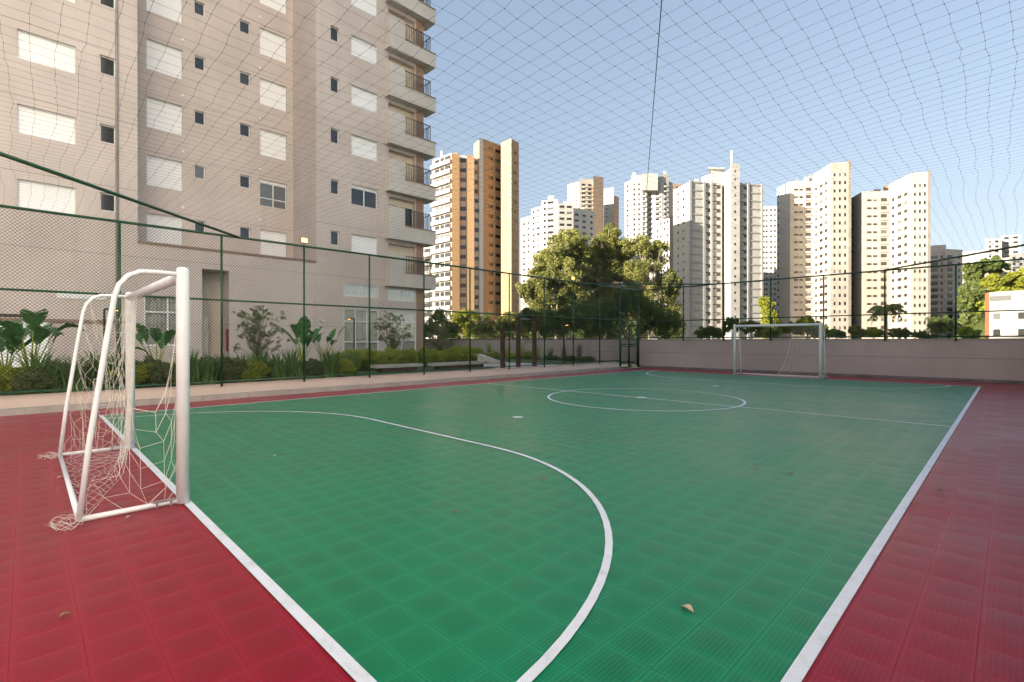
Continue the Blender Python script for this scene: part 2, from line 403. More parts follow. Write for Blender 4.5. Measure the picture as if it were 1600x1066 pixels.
LY = [-3.45, -1.45, 0.48, 2.47, 4.50, 6.48, 8.47, 10.46, 12.45, 14.52, 16.46, 18.48, 20.2]
t = thing('chain_link_fence', 'green chain link fence on the beige plinth between court and garden', 'fence')
for i, y in enumerate(LY): tube_obj('post', [(XL, y, 0.30 if y < 20 else 0.0), (XL, y, FT)], 0.026, M['fence'], t)
tube_obj('top_rail', [(XL, -3.5, FT), (XL, YF, FT)], 0.030, M['fence'], t)
tube_obj('middle_rail', [(XL+0.004, -3.5, 2.44), (XL+0.004, YF, 2.44)], 0.024, M['fence'], t)
tube_obj('bottom_rail', [(XL, -3.5, 0.42), (XL, 20.15, 0.42)], 0.022, M['fence'], t)
for a, b in zip(LY[:-1], LY[1:]): chain((XL-0.03, a), (XL-0.03, b), 0.42, FT, 'wire_mesh', t)
chain((XL-0.03, 20.2), (XL-0.03, YF), 2.44, FT, 'wire_mesh', t)
FX = [-1.19, 1.0, 2.97, 4.97, 6.96, 8.95, 10.93, 12.9]
YP = YF-0.05
t = thing('chain_link_fence', 'green chain link fence on top of the grey wall behind the far goal', 'fence', (0, 0, 0))
tube_obj('corner_post', [(XL+0.03, YP, 0.0), (XL+0.03, YP, FT)], 0.03, M['fence'], t)
for x in FX[1:]: tube_obj('post', [(x, YP, 1.40), (x, YP, FT)], 0.028, M['fence'], t)
tube_obj('top_rail', [(XL, YP, FT), (XR, YP, FT)], 0.030, M['fence'], t)
tube_obj('middle_rail', [(XL, YP, 2.40), (XR, YP, 2.40)], 0.024, M['fence'], t)
tube_obj('bottom_rail', [(XL, YP, 1.56), (XR, YP, 1.56)], 0.026, M['fence'], t)
xs = [XL]+FX[1:]
for a, b in zip(xs[:-1], xs[1:]): chain((a, YP+0.03), (b, YP+0.03), 1.5, FT, 'wire_mesh', t)
t = thing('chain_link_fence', 'green chain link fence on the side wall at the right of the court', 'fence', (0, 0, 0))
for y in np.arange(0, 21, 2.0): tube_obj('post', [(XR+0.05, y, 1.4), (XR+0.05, y, FT)], 0.028, M['fence'], t)
for nm, z in (('top_rail', FT), ('middle_rail', 2.4), ('bottom_rail', 1.56)): tube_obj(nm, [(XR+0.05, -1.7, z), (XR+0.05, YP, z)], 0.028, M['fence'], t)

# gate in the far left corner
t = thing('gate', 'green double gate of tube frames in the corner beside the far wall', 'gate', (XL, 0, 0))
fr = MB(); 
for y in (20.22, 21.90): fr.tube([(0.01, y, 0.02), (0.01, y, 2.36)], 0.035, 8)
fr.tube([(0.01, 20.22, 2.33), (0.01, 21.90, 2.33)], 0.03, 8); fr.build('gate_frame', M['fence'], t, True)
MB().box(-0.1, 20.16, -0.005, 0.12, 21.96, 0.02).build('threshold', M['bench'], t)
for y0, y1 in ((20.29, 21.02), (21.08, 21.83)):
    g = MB()
    for y in (y0, y1): g.tube([(0.0, y, 0.07), (0.0, y, 2.24)], 0.03, 8)
    for z in (0.08, 1.12, 1.22, 2.23): g.tube([(0.0, y0, z), (0.0, y1, z)], 0.024, 8)
    lf = g.build('gate_leaf', M['fence'], t, True)
    chain((0-0.005, y0), (0-0.005, y1), 0.08, 2.23, 'wire_mesh', lf)
MB().box(0.035, 21.0, 1.08, 0.06, 21.1, 1.26).build('latch', M['fence'], t)

# corner braces under the overhead net, and the diagonal cable
for a, b, lab in (((XL, 2.85), (2.75, YN), 'green pipe crossing the near left corner under the overhead net'),
                  ((8.89, YP), (XR, 18.05), 'green pipe crossing the far right corner under the overhead net'),
                  ((XL, 17.75), (2.55, YP), 'green pipe crossing the far left corner above the gate')):
    o = tube_obj('corner_brace', [(*a, FT+0.005), (*b, FT+0.005)], 0.030, M['fence'], None)
    tag(o, lab, 'pipe', 'corner pipes carrying the overhead net')

# ------------------------------------------------------------------ overhead net
rng = np.random.default_rng(3)
s = 0.165
gx = np.arange(XL, XR+0.01, s); gy = np.arange(-2.6, YF+0.01, s); nx, ny = len(gx), len(gy)
GX, GY = np.meshgrid(gx, gy, indexing='ij')
fx = (GX-XL)/(XR-XL); fy = (GY+2.6)/(YF+2.6)
sag = 0.22*np.sin(PI*np.clip(fx, 0, 1))*np.sin(PI*np.clip(fy, 0, 1))**0.7
def smooth_noise(nx, ny, cell, amp):
    g = rng.normal(0, amp, (nx//cell+3, ny//cell+3)); xi = np.arange(nx)/cell; yi = np.arange(ny)/cell
    x0 = xi.astype(int); y0 = yi.astype(int); fx_ = (xi-x0)[:, None]; fy_ = (yi-y0)[None]
    fx_ = fx_*fx_*(3-2*fx_); fy_ = fy_*fy_*(3-2*fy_)
    return (g[x0][:, y0]*(1-fx_)*(1-fy_)+g[x0+1][:, y0]*fx_*(1-fy_)+g[x0][:, y0+1]*(1-fx_)*fy_+g[x0+1][:, y0+1]*fx_*fy_)
PX = GX+smooth_noise(nx, ny, 12, .034)+smooth_noise(nx, ny, 3, .010)+rng.normal(0, .006, (nx, ny))
PY = GY+smooth_noise(nx, ny, 12, .034)+smooth_noise(nx, ny, 3, .010)+rng.normal(0, .006, (nx, ny))
PZ = FT-0.02-sag+smooth_noise(nx, ny, 9, .025)*np.sin(PI*fx)*np.sin(PI*fy)
# slack waves near the rails
PX = np.clip(PX, XL, XR); PY = np.clip(PY, -3, YF-0.05)
P = np.stack([PX, PY, PZ], -1)
A = np.concatenate([P[:-1].reshape(-1, 3), P[:, :-1].reshape(-1, 3)]); B = np.concatenate([P[1:].reshape(-1, 3), P[:, 1:].reshape(-1, 3)])
t = thing('overhead_net', 'thin dark square mesh net stretched over the whole court', 'net')
strings('mesh', A, B, 0.0011, M['net_dark'], t)
K = P[1:-1, 1:-1].reshape(-1, 3); K = K[::1]
strings('knots', K-np.array([0.005, 0, 0]), K+np.array([0.005, 0, 0]), 0.003, M['net_dark'], t)['kind'] = 'stuff'
cb = [(12.7, -1.35, FT)]; 
for k in range(1, 13):
    f = k/12; cb.append((12.7+(XL-12.7)*f, -1.35+(YP+1.35)*f, FT-0.10*math.sin(PI*f)))
tag(tube_obj('support_cable', cb, 0.0042, M['net_dark'], None, 5), 'dark cable running diagonally over the court under the net', 'cable')

# ------------------------------------------------------------------ goals
def relax(P, pins, rest_x, rest_y, iters=420, floor=0.012, grav=0.0016):
    Pn = P.copy(); Pr = P.copy(); pin = pins; P0 = P.copy()
    for it in range(iters):
        v = (Pn-Pr)*0.96; Pr = Pn.copy(); Pn = Pn+v; Pn[..., 2] -= grav
        for _ in range(6):
            for ax, rest in ((0, rest_x), (1, rest_y)):
                a = Pn[:-1] if ax == 0 else Pn[:, :-1]; b = Pn[1:] if ax == 0 else Pn[:, 1:]
                d = b-a; l = np.linalg.norm(d, axis=-1, keepdims=True)+1e-9
                c = np.where(l > rest, 0.25*(l-rest)/l, 0)*d
                if ax == 0: Pn[:-1] += c; Pn[1:] -= c
                else: Pn[:, :-1] += c; Pn[:, 1:] -= c
            Pn[pin] = P0[pin]
            Pn[..., 2] = np.maximum(Pn[..., 2], floor)
    return Pn
def net_strings(P):
    return (np.concatenate([P[:-1].reshape(-1, 3), P[:, :-1].reshape(-1, 3)]), np.concatenate([P[1:].reshape(-1, 3), P[:, 1:].reshape(-1, 3)]))
def make_goal(label):
    t = thing('futsal_goal', label, 'goal', (5.575, 0, 0), 0, 'white futsal goals')
    hw = 1.54
    for sx in (-1, 1):
        MB().tube([(sx*hw, 0, 0.012), (sx*hw, 0, 1.55), (sx*hw, 0, 2.05), (sx*hw, 0, 2.075), (sx*hw, 0, 2.085)], [0.051, 0.051, 0.051, 0.045, 0.028], 24).build('post', M['goal'], t, True)
        pts = [(0, 2.02)] + [(-0.16, 2.025), (-0.27, 2.02), (-0.35, 1.98), (-0.41, 1.90), (-0.44, 1.80), (-0.49, 1.45), (-0.60, 0.62), (-0.66, 0.03)]
        MB().tube([(sx*hw, a-0.03 if i else a, b) for i, (a, b) in enumerate(pts)], 0.021, 12).build('side_pipe', M['goal'], t, True)
        b = MB().tube([(sx*hw, -0.04, 0.035), (sx*hw, -0.69, 0.035)], 0.021, 12).build('base_pipe', M['goal'], t, True)
        MB().box(sx*hw-0.02, -0.22, 0.056, sx*hw+0.02, -0.06, 0.064).box(sx*hw-0.026, -0.20, 0.0105, sx*hw+0.026, -0.185, 0.062).box(sx*hw-0.026, -0.10, 0.0105, sx*hw+0.026, -0.085, 0.062).build('clamp', M['steel'], b)
    MB().tube([(-hw, 0, 2.01), (hw, 0, 2.01)], 0.048, 20).build('crossbar', M['goal'], t, True)
    MB().tube([(-hw, -0.69, 0.035), (hw, -0.69, 0.035)], 0.021, 12).build('rear_pipe', M['goal'], t, True)
    # the net, hung with slack and let down under its own weight
    nu, nv = 23, 22
    f = np.linspace(0, 1, nu); v = np.linspace(0, 1, nv)
    F_, V_ = np.meshgrid(f, v, indexing='ij')
    top = -hw+0.05+1.15*F_**1.3; bot = -hw+0.04+(2*hw-0.08)*F_      # hung bunched towards the far post
    Pn = np.stack([top*(1-V_)+bot*V_, -0.05-0.62*V_**0.8, 1.95*(1-V_)+0.04], -1)
    Pn += rng.normal(0, 0.05, Pn.shape)*(np.sin(PI*V_)[..., None]+0.05); Pn[..., 0] += 0.16*np.sin(V_*8+F_*5)*np.sin(PI*V_); Pn[..., 1] -= 0.12*np.sin(V_*6+F_*9)**2*np.sin(PI*V_)
    pins = np.zeros((nu, nv), bool)
    for i in range(nu):
        if i % 2 == 0 and i < 19: pins[i, 0] = True
        if i % 2 == 0: pins[i, -1] = True
    for j in range(3, nv, 4): pins[0, j] = True; Pn[0, j, 0] = -hw+0.02; Pn[0, j, 1] = -0.08-0.56*v[j]
    Pn[:, 0, 1] = -0.05; Pn[:, 0, 2] = 1.97; Pn[:, -1, 1] = -0.69; Pn[:, -1, 2] = 0.055
    Q = relax(Pn, pins, 0.16, 0.135)
    A1, B1 = net_strings(Q)
    parts = [(A1, B1)]
    for sx in (-1, 1):                                 # side pieces between post and slanted pipe
        na, nb = (8, 17) if sx < 0 else (6, 11)
        a = np.linspace(0, 1, na); b = np.linspace(0, 1, nb)
        Aa, Bb = np.meshgrid(a, b, indexing='ij')
        top_y = -0.38; yy = -0.05 - Aa*(0.62*Bb+0.36*(1-Bb)); zz = (1.93 if sx < 0 else 1.45)*(1-Bb)+0.05
        S = np.stack([sx*hw+0*Aa - sx*0.01, yy, zz], -1); S += rng.normal(0, 0.02, S.shape)*np.sin(PI*Bb)[..., None]
        pin = np.zeros((na, nb), bool)
        if sx < 0: pin[-1, ::3] = True; pin[:, -1] = True; pin[0, 0:2] = True; pin[0, 4::4] = True
        else: pin[:, -1] = True; pin[0, 0] = True; pin[0, 4::3] = True; pin[-1, -3:] = True; pin[-1, 2] = True
        S0 = S.copy(); S0[:, -1, 2] = 0.055
        S = relax(S0, pin, *((0.125, 0.135) if sx < 0 else (0.17, 0.17)))
        parts.append(net_strings(S))
    # loose hanks of cord spilled at the rear corners
    for sx in (-1, 1):
        for k in range(7):
            n = 18; th = np.linspace(0, 2*PI*0.9, n)+rng.uniform(0, 6); r = rng.uniform(0.05, 0.13)
            c = np.array([sx*hw+rng.normal(0, .04), -0.77+rng.normal(0, .03)])
            pts = np.stack([c[0]+r*np.cos(th)*1.1, c[1]+r*0.8*np.sin(th), 0.012+0.05*np.abs(np.sin(th*1.5+k))], -1)
            parts.append((pts[:-1], pts[1:]))
    A_ = np.concatenate([p[0] for p in parts]); B_ = np.concatenate([p[1] for p in parts])
    strings('net', A_, B_, 0.0018, M['net_white'], t)
    return t
goal = make_goal('white futsal goal with slack tangled net, closest to the camera at left')
g2 = copy_tree(goal); g2.location = (5.82, L-0.02, 0); g2.rotation_euler.z = PI
g2['label'] = 'small distant futsal goal standing in front of the grey far wall'

# ------------------------------------------------------------------ apartment building
XA, XB = -14.7, -18.0
bld = thing('apartment_building', 'tall beige apartment block with white roller shutters and corner balconies beside the court', 'building', (XA, 10, 0.3))
BO = Vector((XA, 10, 0.3))
def bchild(mb, name, mat, parent=None, smooth=False):
    o = mb.build(name, mat, parent or bld, smooth)
    if parent is None: o.location = -BO
    return o
wall = MB()
def facade(x, y0, y1, z0, z1, ops, reveal=0.2):
    ys = sorted({y0, y1, *[a for q in ops for a in q[:2]]}); zs = sorted({z0, z1, *[a for q in ops for a in q[2:4]]})
    for ya, yb in zip(ys[:-1], ys[1:]):
        run = None
        for za, zb in zip(zs[:-1], zs[1:]):
            cy, cz = (ya+yb)/2, (za+zb)/2
            if any(q[0] < cy < q[1] and q[2] < cz < q[3] for q in ops):
                if run: wall.quad((x, ya, run[0]), (x, yb, run[0]), (x, yb, run[1]), (x, ya, run[1])); run = None
            else: run = (run[0] if run else za, zb)
        if run: wall.quad((x, ya, run[0]), (x, yb, run[0]), (x, yb, run[1]), (x, ya, run[1]))
    for q in ops:
        a, b, c, d = q[:4]; r = q[4] if len(q) > 4 else reveal; xr = x-r
        wall.quad((x, a, c), (x, a, d), (xr, a, d), (xr, a, c)); wall.quad((x, b, d), (x, b, c), (xr, b, c), (xr, b, d))
        wall.quad((x, a, d), (x, b, d), (xr, b, d), (xr, a, d)); wall.quad((x, b, c), (x, a, c), (xr, a, c), (xr, b, c))
NF = 7; TOPZ = 27.0
oA, oB, oC = [], [], []
wins = []                       # (x, y0, y1, z0, z1, kind)
for k in range(NF):
    zt = 7.70+2.9*k
    for (a, b) in ((-8.2, -6.5), (-1.21, 0.48)):
        oA.append((a, b, zt-1.13, zt)); wins.append((XA, a, b, zt-1.13, zt, 'shutter'))
    for (a, b) in ((1.24, 1.77),): oA.append((a, b, zt-0.76, zt)); wins.append((XA, a, b, zt-0.76, zt, 'small'))
    zb = zt+0.12
    for (a, b) in ((3.31, 4.83), (8.58, 10.08)):
        lo = max(zb-1.52, 5.95); oB.append((a, b, lo, zb)); wins.append((XB, a, b, lo, zb, 'sliding' if (a > 8 and k == 1) else 'shutter'))
    for (a, b) in ((5.36, 5.86), (7.54, 8.08)):
        oB.append((a, b, zb-0.68, zb)); wins.append((XB, a, b, zb-0.68, zb, 'small_open' if (a > 7 and k == 1) else 'small'))
    zc = zt-0.05
    if k >= 0:
        oC.append((11.28, 11.78, zc-0.80, zc)); wins.append((XA, 11.28, 11.78, zc-0.80, zc, 'small'))
        oC.append((12.51, 14.20, zc-1.17, zc)); wins.append((XA, 12.51, 14.20, zc-1.17, zc, 'sliding' if k == 1 else 'shutter'))
        oC.append((14.95, 16.90, zc-2.45 if k else 5.6, zc-0.22, 0.35)); wins.append((XA, 14.95, 16.90, zc-2.45 if k else 5.6, zc-0.22, 'door_open' if k == 1 else 'door'))
facade(XA, -14, 2.52, 0.3, TOPZ, oA)
facade(XB, 2.52, 10.44, 5.8, TOPZ, oB)
gfl = [(2.73, 4.50, 1.20, 3.42), (4.97, 6.12, 0.31, 4.85, 1.3)]
facade(XA, 2.52, 10.44, 0.3, 5.8, gfl)
gfr = [(12.03, 14.27, 4.0, 4.72), (12.03, 14.27, 0.55, 3.27), (14.89, 16.93, 3.9, 4.66), (14.89, 16.93, 0.45, 3.25)]
facade(XA, 10.44, 17.53, 0.3, TOPZ, oC+gfr)
wall.quad((XB, 10.44, 5.8), (XA, 10.44, 5.8), (XA, 10.44, TOPZ), (XB, 10.44, TOPZ))
wall.quad((XA, 2.52, 5.8), (XB, 2.52, 5.8), (XB, 2.52, TOPZ), (XA, 2.52, TOPZ))
wall.quad((XB, 2.52, 5.8), (XA, 2.52, 5.8), (XA, 10.44, 5.8), (XB, 10.44, 5.8))
wall.box(-34, -14.1, -3, -18.4, 17.2, TOPZ-0.1); wall.box(-34, -118, -3, XA-0.0, -14.0, TOPZ)  # unseen wing extended far past the court to keep direct sun off it
wall.quad((XA, 17.53, 0.3), (-34, 17.53, 0.3), (-34, 17.53, TOPZ), (XA, 17.53, TOPZ))
bchild(wall, 'wall', M['facade'])
MB_ = MB().box(-16.02, 4.9, 0.3, -15.98, 6.2, 4.9); bchild(MB_, 'porch_wall', M['facade_pale'])
MB_ = MB().box(-15.6, 4.98, 0.3, -15.3, 5.35, 2.5).box(-15.62, 4.98, 2.5, -15.28, 5.4, 2.56); bchild(MB_, 'porch_pillar', M['facade_pale'])
bchild(MB().box(-14.9, 6.02, 0.9, -14.78, 6.115, 2.0), 'hose_cabinet', M['red_paint'])
bchild(MB().box(XA-0.0, 2.50, 5.72, XA+0.05, 10.42, 5.83), 'ledge', M['coping'])
bchild(MB().box(XA+0.002, -14, 2.18, XA+0.10, 2.3, 2.30), 'ledge', M['coping'])
bchild(MB().box(XA+0.002, -3.2, 2.34, XA+0.03, -0.5, 2.46), 'vent_slot', M['black'])
bchild(MB().box(XA+0.003, -2.5, 0.35, XA+0.05, -0.35, 2.16), 'louvre_panel', M['shutter'])
bchild(MB().box(XA+0.003, -0.1, 3.15, XA+0.04, 1.45, 3.42), 'sign_board', M['alu'])
bchild(MB().tube([(XA+0.06, 1.80, 0.3), (XA+0.06, 1.80, TOPZ)], 0.05, 8), 'drain_pipe', simple('drain_pipe_grey', (0.30, 0.28, 0.28), 0.5), None, True)
bchild(MB().box(XA+0.002, 16.96, 0.32, XA+0.012, 17.52, TOPZ), 'corner_panel', M['facade_brown'])

# windows, built once per kind and copied
def win_proto(kind, w, h):
    mb = MB(); fr = MB(); x = -0.16
    f = 0.045
    for q in ((0, f, 0, h), (w-f, w, 0, h), (f, w-f, 0, f), (f, w-f, h-f, h)): fr.box(x, q[0], q[2], x+0.05, q[1], q[3])
    parts = []
    if kind == 'shutter':
        parts.append(('shutter', MB().box(x-0.02, f, f, x+0.015, w-f, h-f), M['shutter']))
    elif kind == 'door':
        fr.box(x, w/2-0.015, f, x+0.04, w/2+0.015, h-f); parts.append(('shutter', MB().box(x-0.02, f, f, x+0.015, w-f, h-f), M['shutter_cream']))
    elif kind in ('small', 'small_open'):
        g = MB().box(x-0.01, f, f, x+0.012, w-f, h-f); parts.append(('pane', g, M['glass']))
    elif kind == 'sliding':
        fr.box(x, w/2-0.03, f, x+0.05, w/2+0.03, h-0.16); fr.box(x, f, h-0.2, x+0.06, w-f, h-f)
        if h > 1.3: fr.box(x, f, h*0.30, x+0.05, w-f, h*0.30+0.05)
        parts.append(('pane', MB().box(x-0.01, f, f, x+0.012, w-f, h-f), M['glass']))
    elif kind == 'door_open':
        fr.box(x, w*0.42, f, x+0.05, w*0.42+0.14, h-f); fr.box(x-0.005, f, h-0.4, x+0.06, w-f, h-f)
        parts.append(('pane', MB().box(x-0.01, f, f, x+0.012, w-f, h-f), M['glass']))
    return fr, parts
protos = {}
for (x, a, b, c, d, kind) in wins:
    key = (kind, round(b-a, 2), round(d-c, 2)); w, h = b-a, d-c
    dep = 0.21 if kind.startswith('door') else 0.0
    loc = Vector((x-dep, a, c)) - BO
    if key not in protos:
        fr, parts = win_proto(kind, w, h)
        wo = fr.build('window', M['alu'] if not kind.startswith('door') else M['shutter_cream'], bld); wo.location = loc
        for nm, mb, mt in parts: mb.build(nm, mt, wo)
        protos[key] = wo
    else:
        c_ = protos[key].copy(); link(c_, bld); c_.location = loc
        for ch in protos[key].children: e = ch.copy(); link(e, c_)
# little vents above the shutters
vp = None
for k in range(7):
    for (x, y) in ((XB, 4.83), (XB, 8.56)):
        mb = MB().box(0, -0.06, -0.06, 0.07, 0.06, 0.06)
        if vp is None: vp = mb.build('wall_lamp', M['alu'], bld); c_ = vp
        else: c_ = vp.copy(); link(c_, bld)
        c_.location = Vector((x, y, 8.35+2.9*k)) - BO
# ground-floor windows with frames, curtains and clear panes
def gf_window(y0, y1, z0, z1, mull, trans, curtain=True):
    x = XA-0.10; f = 0.06; fr = MB()
    fr.box(x, y0, z0, x+0.06, y0+f, z1).box(x, y1-f, z0, x+0.06, y1, z1).box(x, y0+f, z0, x+0.06, y1-f, z0+f).box(x, y0+f, z1-f, x+0.06, y1-f, z1)
    for m_ in mull: fr.box(x+0.002, y0+(y1-y0)*m_-0.03, z0+f, x+0.055, y0+(y1-y0)*m_+0.03, z1-f)
    for z in trans: fr.box(x+0.004, y0+f, z-0.035, x+0.062, y1-f, z+0.035)
    wo = fr.build('window', M['alu'], bld); wo.location = -BO
    MB().quad((x+0.03, y0+f, z0+f), (x+0.03, y1-f, z0+f), (x+0.03, y1-f, z1-f), (x+0.03, y0+f, z1-f)).build('pane', M['clear'], wo)
    if curtain:
        c = MB(); n = int((y1-y0)/0.04); yy = [y0+(y1-y0)*i/n for i in range(n+1)]
        xx = [x-0.07+0.03*math.sin(i*1.7)+0.012*math.sin(i*0.6) for i in range(n+1)]
        for i in range(n): c.quad((xx[i], yy[i], z0), (xx[i+1], yy[i+1], z0), (xx[i+1], yy[i+1], z1), (xx[i], yy[i], z1))
        c.build('curtain', simple('curtain_cloth', (0.66, 0.64, 0.60), 0.9, 0.08) if 'curtain_cloth' not in bpy.data.materials else bpy.data.materials['curtain_cloth'], wo, True)
    else:
        MB().box(x-0.3, y0, z0, x-0.28, y1, z1).build('blind', M['facade_pale'], wo)
gf_window(2.73, 4.50, 1.20, 3.42, (0.5, 0.82), (2.72,))
gf_window(12.03, 14.27, 4.0, 4.72, (0.5,), ())
gf_window(12.03, 14.27, 0.55, 3.27, (0.33, 0.66), (1.35, 2.55))
gf_window(14.89, 16.93, 3.9, 4.66, (0.5,), ())
gf_window(14.89, 16.93, 0.45, 3.25, (0.5,), (1.45, 2.6))
# balconies
bp = None
for k in range(NF):
    z = 7.65+2.9*k - (2.9 if False else 0)
    if bp is None:
        xf = XA+0.52; y0, y1 = 14.68, 18.12
        b = MB()
        b.box(XA-0.6, 17.54, -0.0, XA+0.0, y1, 0.14); b.box(XA+0.001, y0+0.1, 0.0, xf-0.1, y1, 0.14)      # slab
        b.box(xf-0.1, y0, 0.001, xf, y1, 0.86); b.box(XA-0.6, y1-0.1, 0.14, xf-0.1, y1-0.001, 0.86)         # parapets
        b.box(xf-0.1, y0, 0.861, xf, y0+1.12, 1.98); b.box(XA+0.002, y0, 0.002, xf-0.101, y0+0.1, 1.98)  # solid panel
        bp = b.build('balcony', M['facade_pale'], bld); bp.location = Vector((0, 0, z)) - Vector((0, 0, 0.3)) - Vector((XA, 10, 0))
        MB().box(xf-0.12, y0+1.12, 0.861, xf+0.03, y1+0.03, 0.93).box(XA-0.6, y1-0.12, 0.861, xf-0.121, y1+0.03, 0.93).build('coping', M['coping'], bp)
        r = MB(); ys = np.arange(y0+1.16, y1-0.3, 0.13)
        for yy in ys: r.box(xf-0.165, yy, 0.90, xf-0.14, yy+0.024, 1.93)
        r.box(xf-0.17, y0+1.13, 1.93, xf-0.13, y1-0.28, 1.965)
        for xx in np.arange(XA-0.5, xf-0.2, 0.13): r.box(xx, y1-0.30, 0.90, xx+0.015, y1-0.285, 1.93)
        r.box(XA-0.6, y1-0.31, 1.931, xf-0.171, y1-0.27, 1.966)
        r.build('railing', M['rail_dark'], bp)
    else:
        c_ = bp.copy(); link(c_, bld); c_.location = Vector((0, 0, z)) - Vector((0, 0, 0.3)) - Vector((XA, 10, 0))
        for ch in bp.children: e = ch.copy(); link(e, c_)
# the lowest balcony sits over the clerestory
c_ = bp.copy(); link(c_, bld); c_.location = Vector((0, 0, 4.75)) - Vector((XA, 10, 0.3))
for ch in bp.children: e = ch.copy(); link(e, c_)

# ------------------------------------------------------------------ far towers
WINMESH = {}
def unit_box(mat):
    if mat.name not in WINMESH:
        o = MB().box(-0.5, -0.5, -0.5, 0.5, 0.5, 0.5).build('window', mat); WINMESH[mat.name] = o.data; bpy.data.objects.remove(o)
    return WINMESH[mat.name]
class Tower:
    def __init__(s, name, label, cat='building', loc=(0, 0), gz=-3.0):
        s.t = thing(name, label, cat, (loc[0], loc[1], gz)); s.loc = Vector((loc[0], loc[1], gz)); s.n = {}; s.rest = {}; s.gz = gz
    def body(s, pts, vtop, mat, back=16, dref=None, name='wall', z0=None):
        """pts: front corners as (column, distance); the body runs back away from the viewer"""
        P = [at(u, d) for u, d in pts]; d0 = pts[len(pts)//2][1] if dref is None else dref
        um = sum(p[0] for p in pts)/len(pts); r = ray(um, 533); r = Vector((r.x, r.y)).normalized()
        Bk = [(P[-1][0]+r.x*back, P[-1][1]+r.y*back), (P[0][0]+r.x*back, P[0][1]+r.y*back)]
        zt = vtop if dref == 'z' else zat(vtop, d0)
        o = MB().prism(P+Bk, s.gz if z0 is None else z0, zt).build(name, mat, s.t); o.location = -s.loc
        o.data.validate(); return zt
    def grid(s, A, B, ztop, nfl, fh, cols, mat=None, hh=1.2, off=0.0, proud=0.06, name='window', drop=1.2, zmin=0.5):
        """cols: list of (centre fraction, width fraction)"""
        mat = mat or M['glass_far']; a = Vector(at(*A)); b = Vector(at(*B)); d = b-a; ln = d.length; rz = math.atan2(d.y, d.x)
        nrm = Vector((d.y, -d.x)).normalized()
        for k in range(nfl):
            zc = ztop-drop-fh*k
            if zc < zmin: break
            for c, w in cols:
                p = a+d*c + nrm*(off); s.add(name, (p.x, p.y, zc), rz, (w*ln, proud*2, hh), mat)
    def add(s, name, loc, rz, sc, mat):
        n = s.n.get(name, 0); s.n[name] = n+1
        if n >= 100: s.rest.setdefault(name, []).append((loc, rz, sc, mat)); return
        o = bpy.data.objects.new(name, unit_box(mat)); link(o, s.t); o.location = Vector(loc)-s.loc; o.rotation_euler.z = rz; o.scale = sc
    def done(s):
        for nm, lst in s.rest.items():
            mb = MB()
            for loc, rz, sc, mat in lst:
                c, q = math.cos(rz), math.sin(rz); n = len(mb.v); mb.box(-sc[0]/2, -sc[1]/2, -sc[2]/2, sc[0]/2, sc[1]/2, sc[2]/2)
                mb.v[n:] = [(loc[0]+x*c-y*q, loc[1]+x*q+y*c, loc[2]+z) for x, y, z in mb.v[n:]]
            o = mb.build(nm+'s' if not nm.endswith('s') else nm, lst[0][3], s.t); o.location = -s.loc; o['kind'] = 'stuff'

F_white = facade_mat('tower_white', (0.46, 0.44, 0.41), None, stain=0.15)
F_cream = facade_mat('tower_cream', (0.50, 0.44, 0.37), None, stain=0.15)
F_pale = facade_mat('slab_pale', (0.80, 0.78, 0.73), None)
F_pinkish = facade_mat('tower_pinkish', (0.66, 0.55, 0.48), None, stain=0.15)
F_gold = facade_mat('tower_ochre', (0.46, 0.29, 0.15), 1.0, 3.0, stain=0.10, jw=0.06)
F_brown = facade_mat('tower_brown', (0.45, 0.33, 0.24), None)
F_grey = facade_mat('tower_grey', (0.33, 0.32, 0.31), None)
F_conc = facade_mat('tower_concrete', (0.60, 0.57, 0.53), None, stain=0.25)
F_orange = facade_mat('orange_render', (0.55, 0.20, 0.09), None)

# ochre tower beside the near block
T = Tower('ochre_tower', 'ochre and grey tower with banded balconies rising right of the near apartment block', loc=at(745, 155))
z1 = T.body([(676, 152), (706, 146)], 239, F_white)
T.body([(706, 145.4), (718, 146)], 241, F_gold); T.body([(718, 148), (730, 148)], 244, F_white)
T.body([(730, 145.6), (741, 146)], 243, F_gold); T.body([(741, 148), (749, 148)], 246, F_white); T.body([(749, 145), (755.4, 145.5)], 217, F_white, 20)
T.body([(740.5, 150), (749.2, 147)], 219, F_gold, 18, z0=45)
z2 = T.body([(755, 146), (783, 151)], 217, F_gold, 20, dref=146); z3 = T.body([(783, 148), (799, 145), (811, 148)], 217, F_gold, 20)
T.body([(652, 158), (676.5, 156)], 385, F_white)
fh = 2.89
for k in range(20):
    zc = z1-1.4-fh*k
    if zc < 0: break
    a, b = Vector(at(676, 152)), Vector(at(706, 146)); d = b-a; rz = math.atan2(d.y, d.x); nr = Vector((d.y, -d.x)).normalized()
    p = a+d*0.5+nr*0.35; T.add('balcony', (p.x, p.y, zc-1.15), rz, (d.length*1.0, 1.1, 1.15), F_white)
    p = a+d*0.55+nr*0.02; T.add('window_band', (p.x, p.y, zc+0.15), rz, (d.length*0.8, 0.2, 1.35), M['glass_far'])
    for q in (0.42, 0.66): p = a+d*q+nr*0.05; T.add('balcony_divider', (p.x, p.y, zc+0.1), rz, (0.35, 0.3, 1.4), F_white)
    if zc < zat(392, 156):
        a, b = Vector(at(652, 158)), Vector(at(676.5, 156)); d = b-a; p = a+d*0.5+nr*0.3
        T.add('balcony', (p.x, p.y, zc-1.15), rz, (d.length*1.05, 1.1, 1.15), F_white); p = a+d*0.5
        T.add('window_band', (p.x, p.y, zc+0.15), rz, (d.length*0.9, 0.2, 1.3), M['glass_far'])
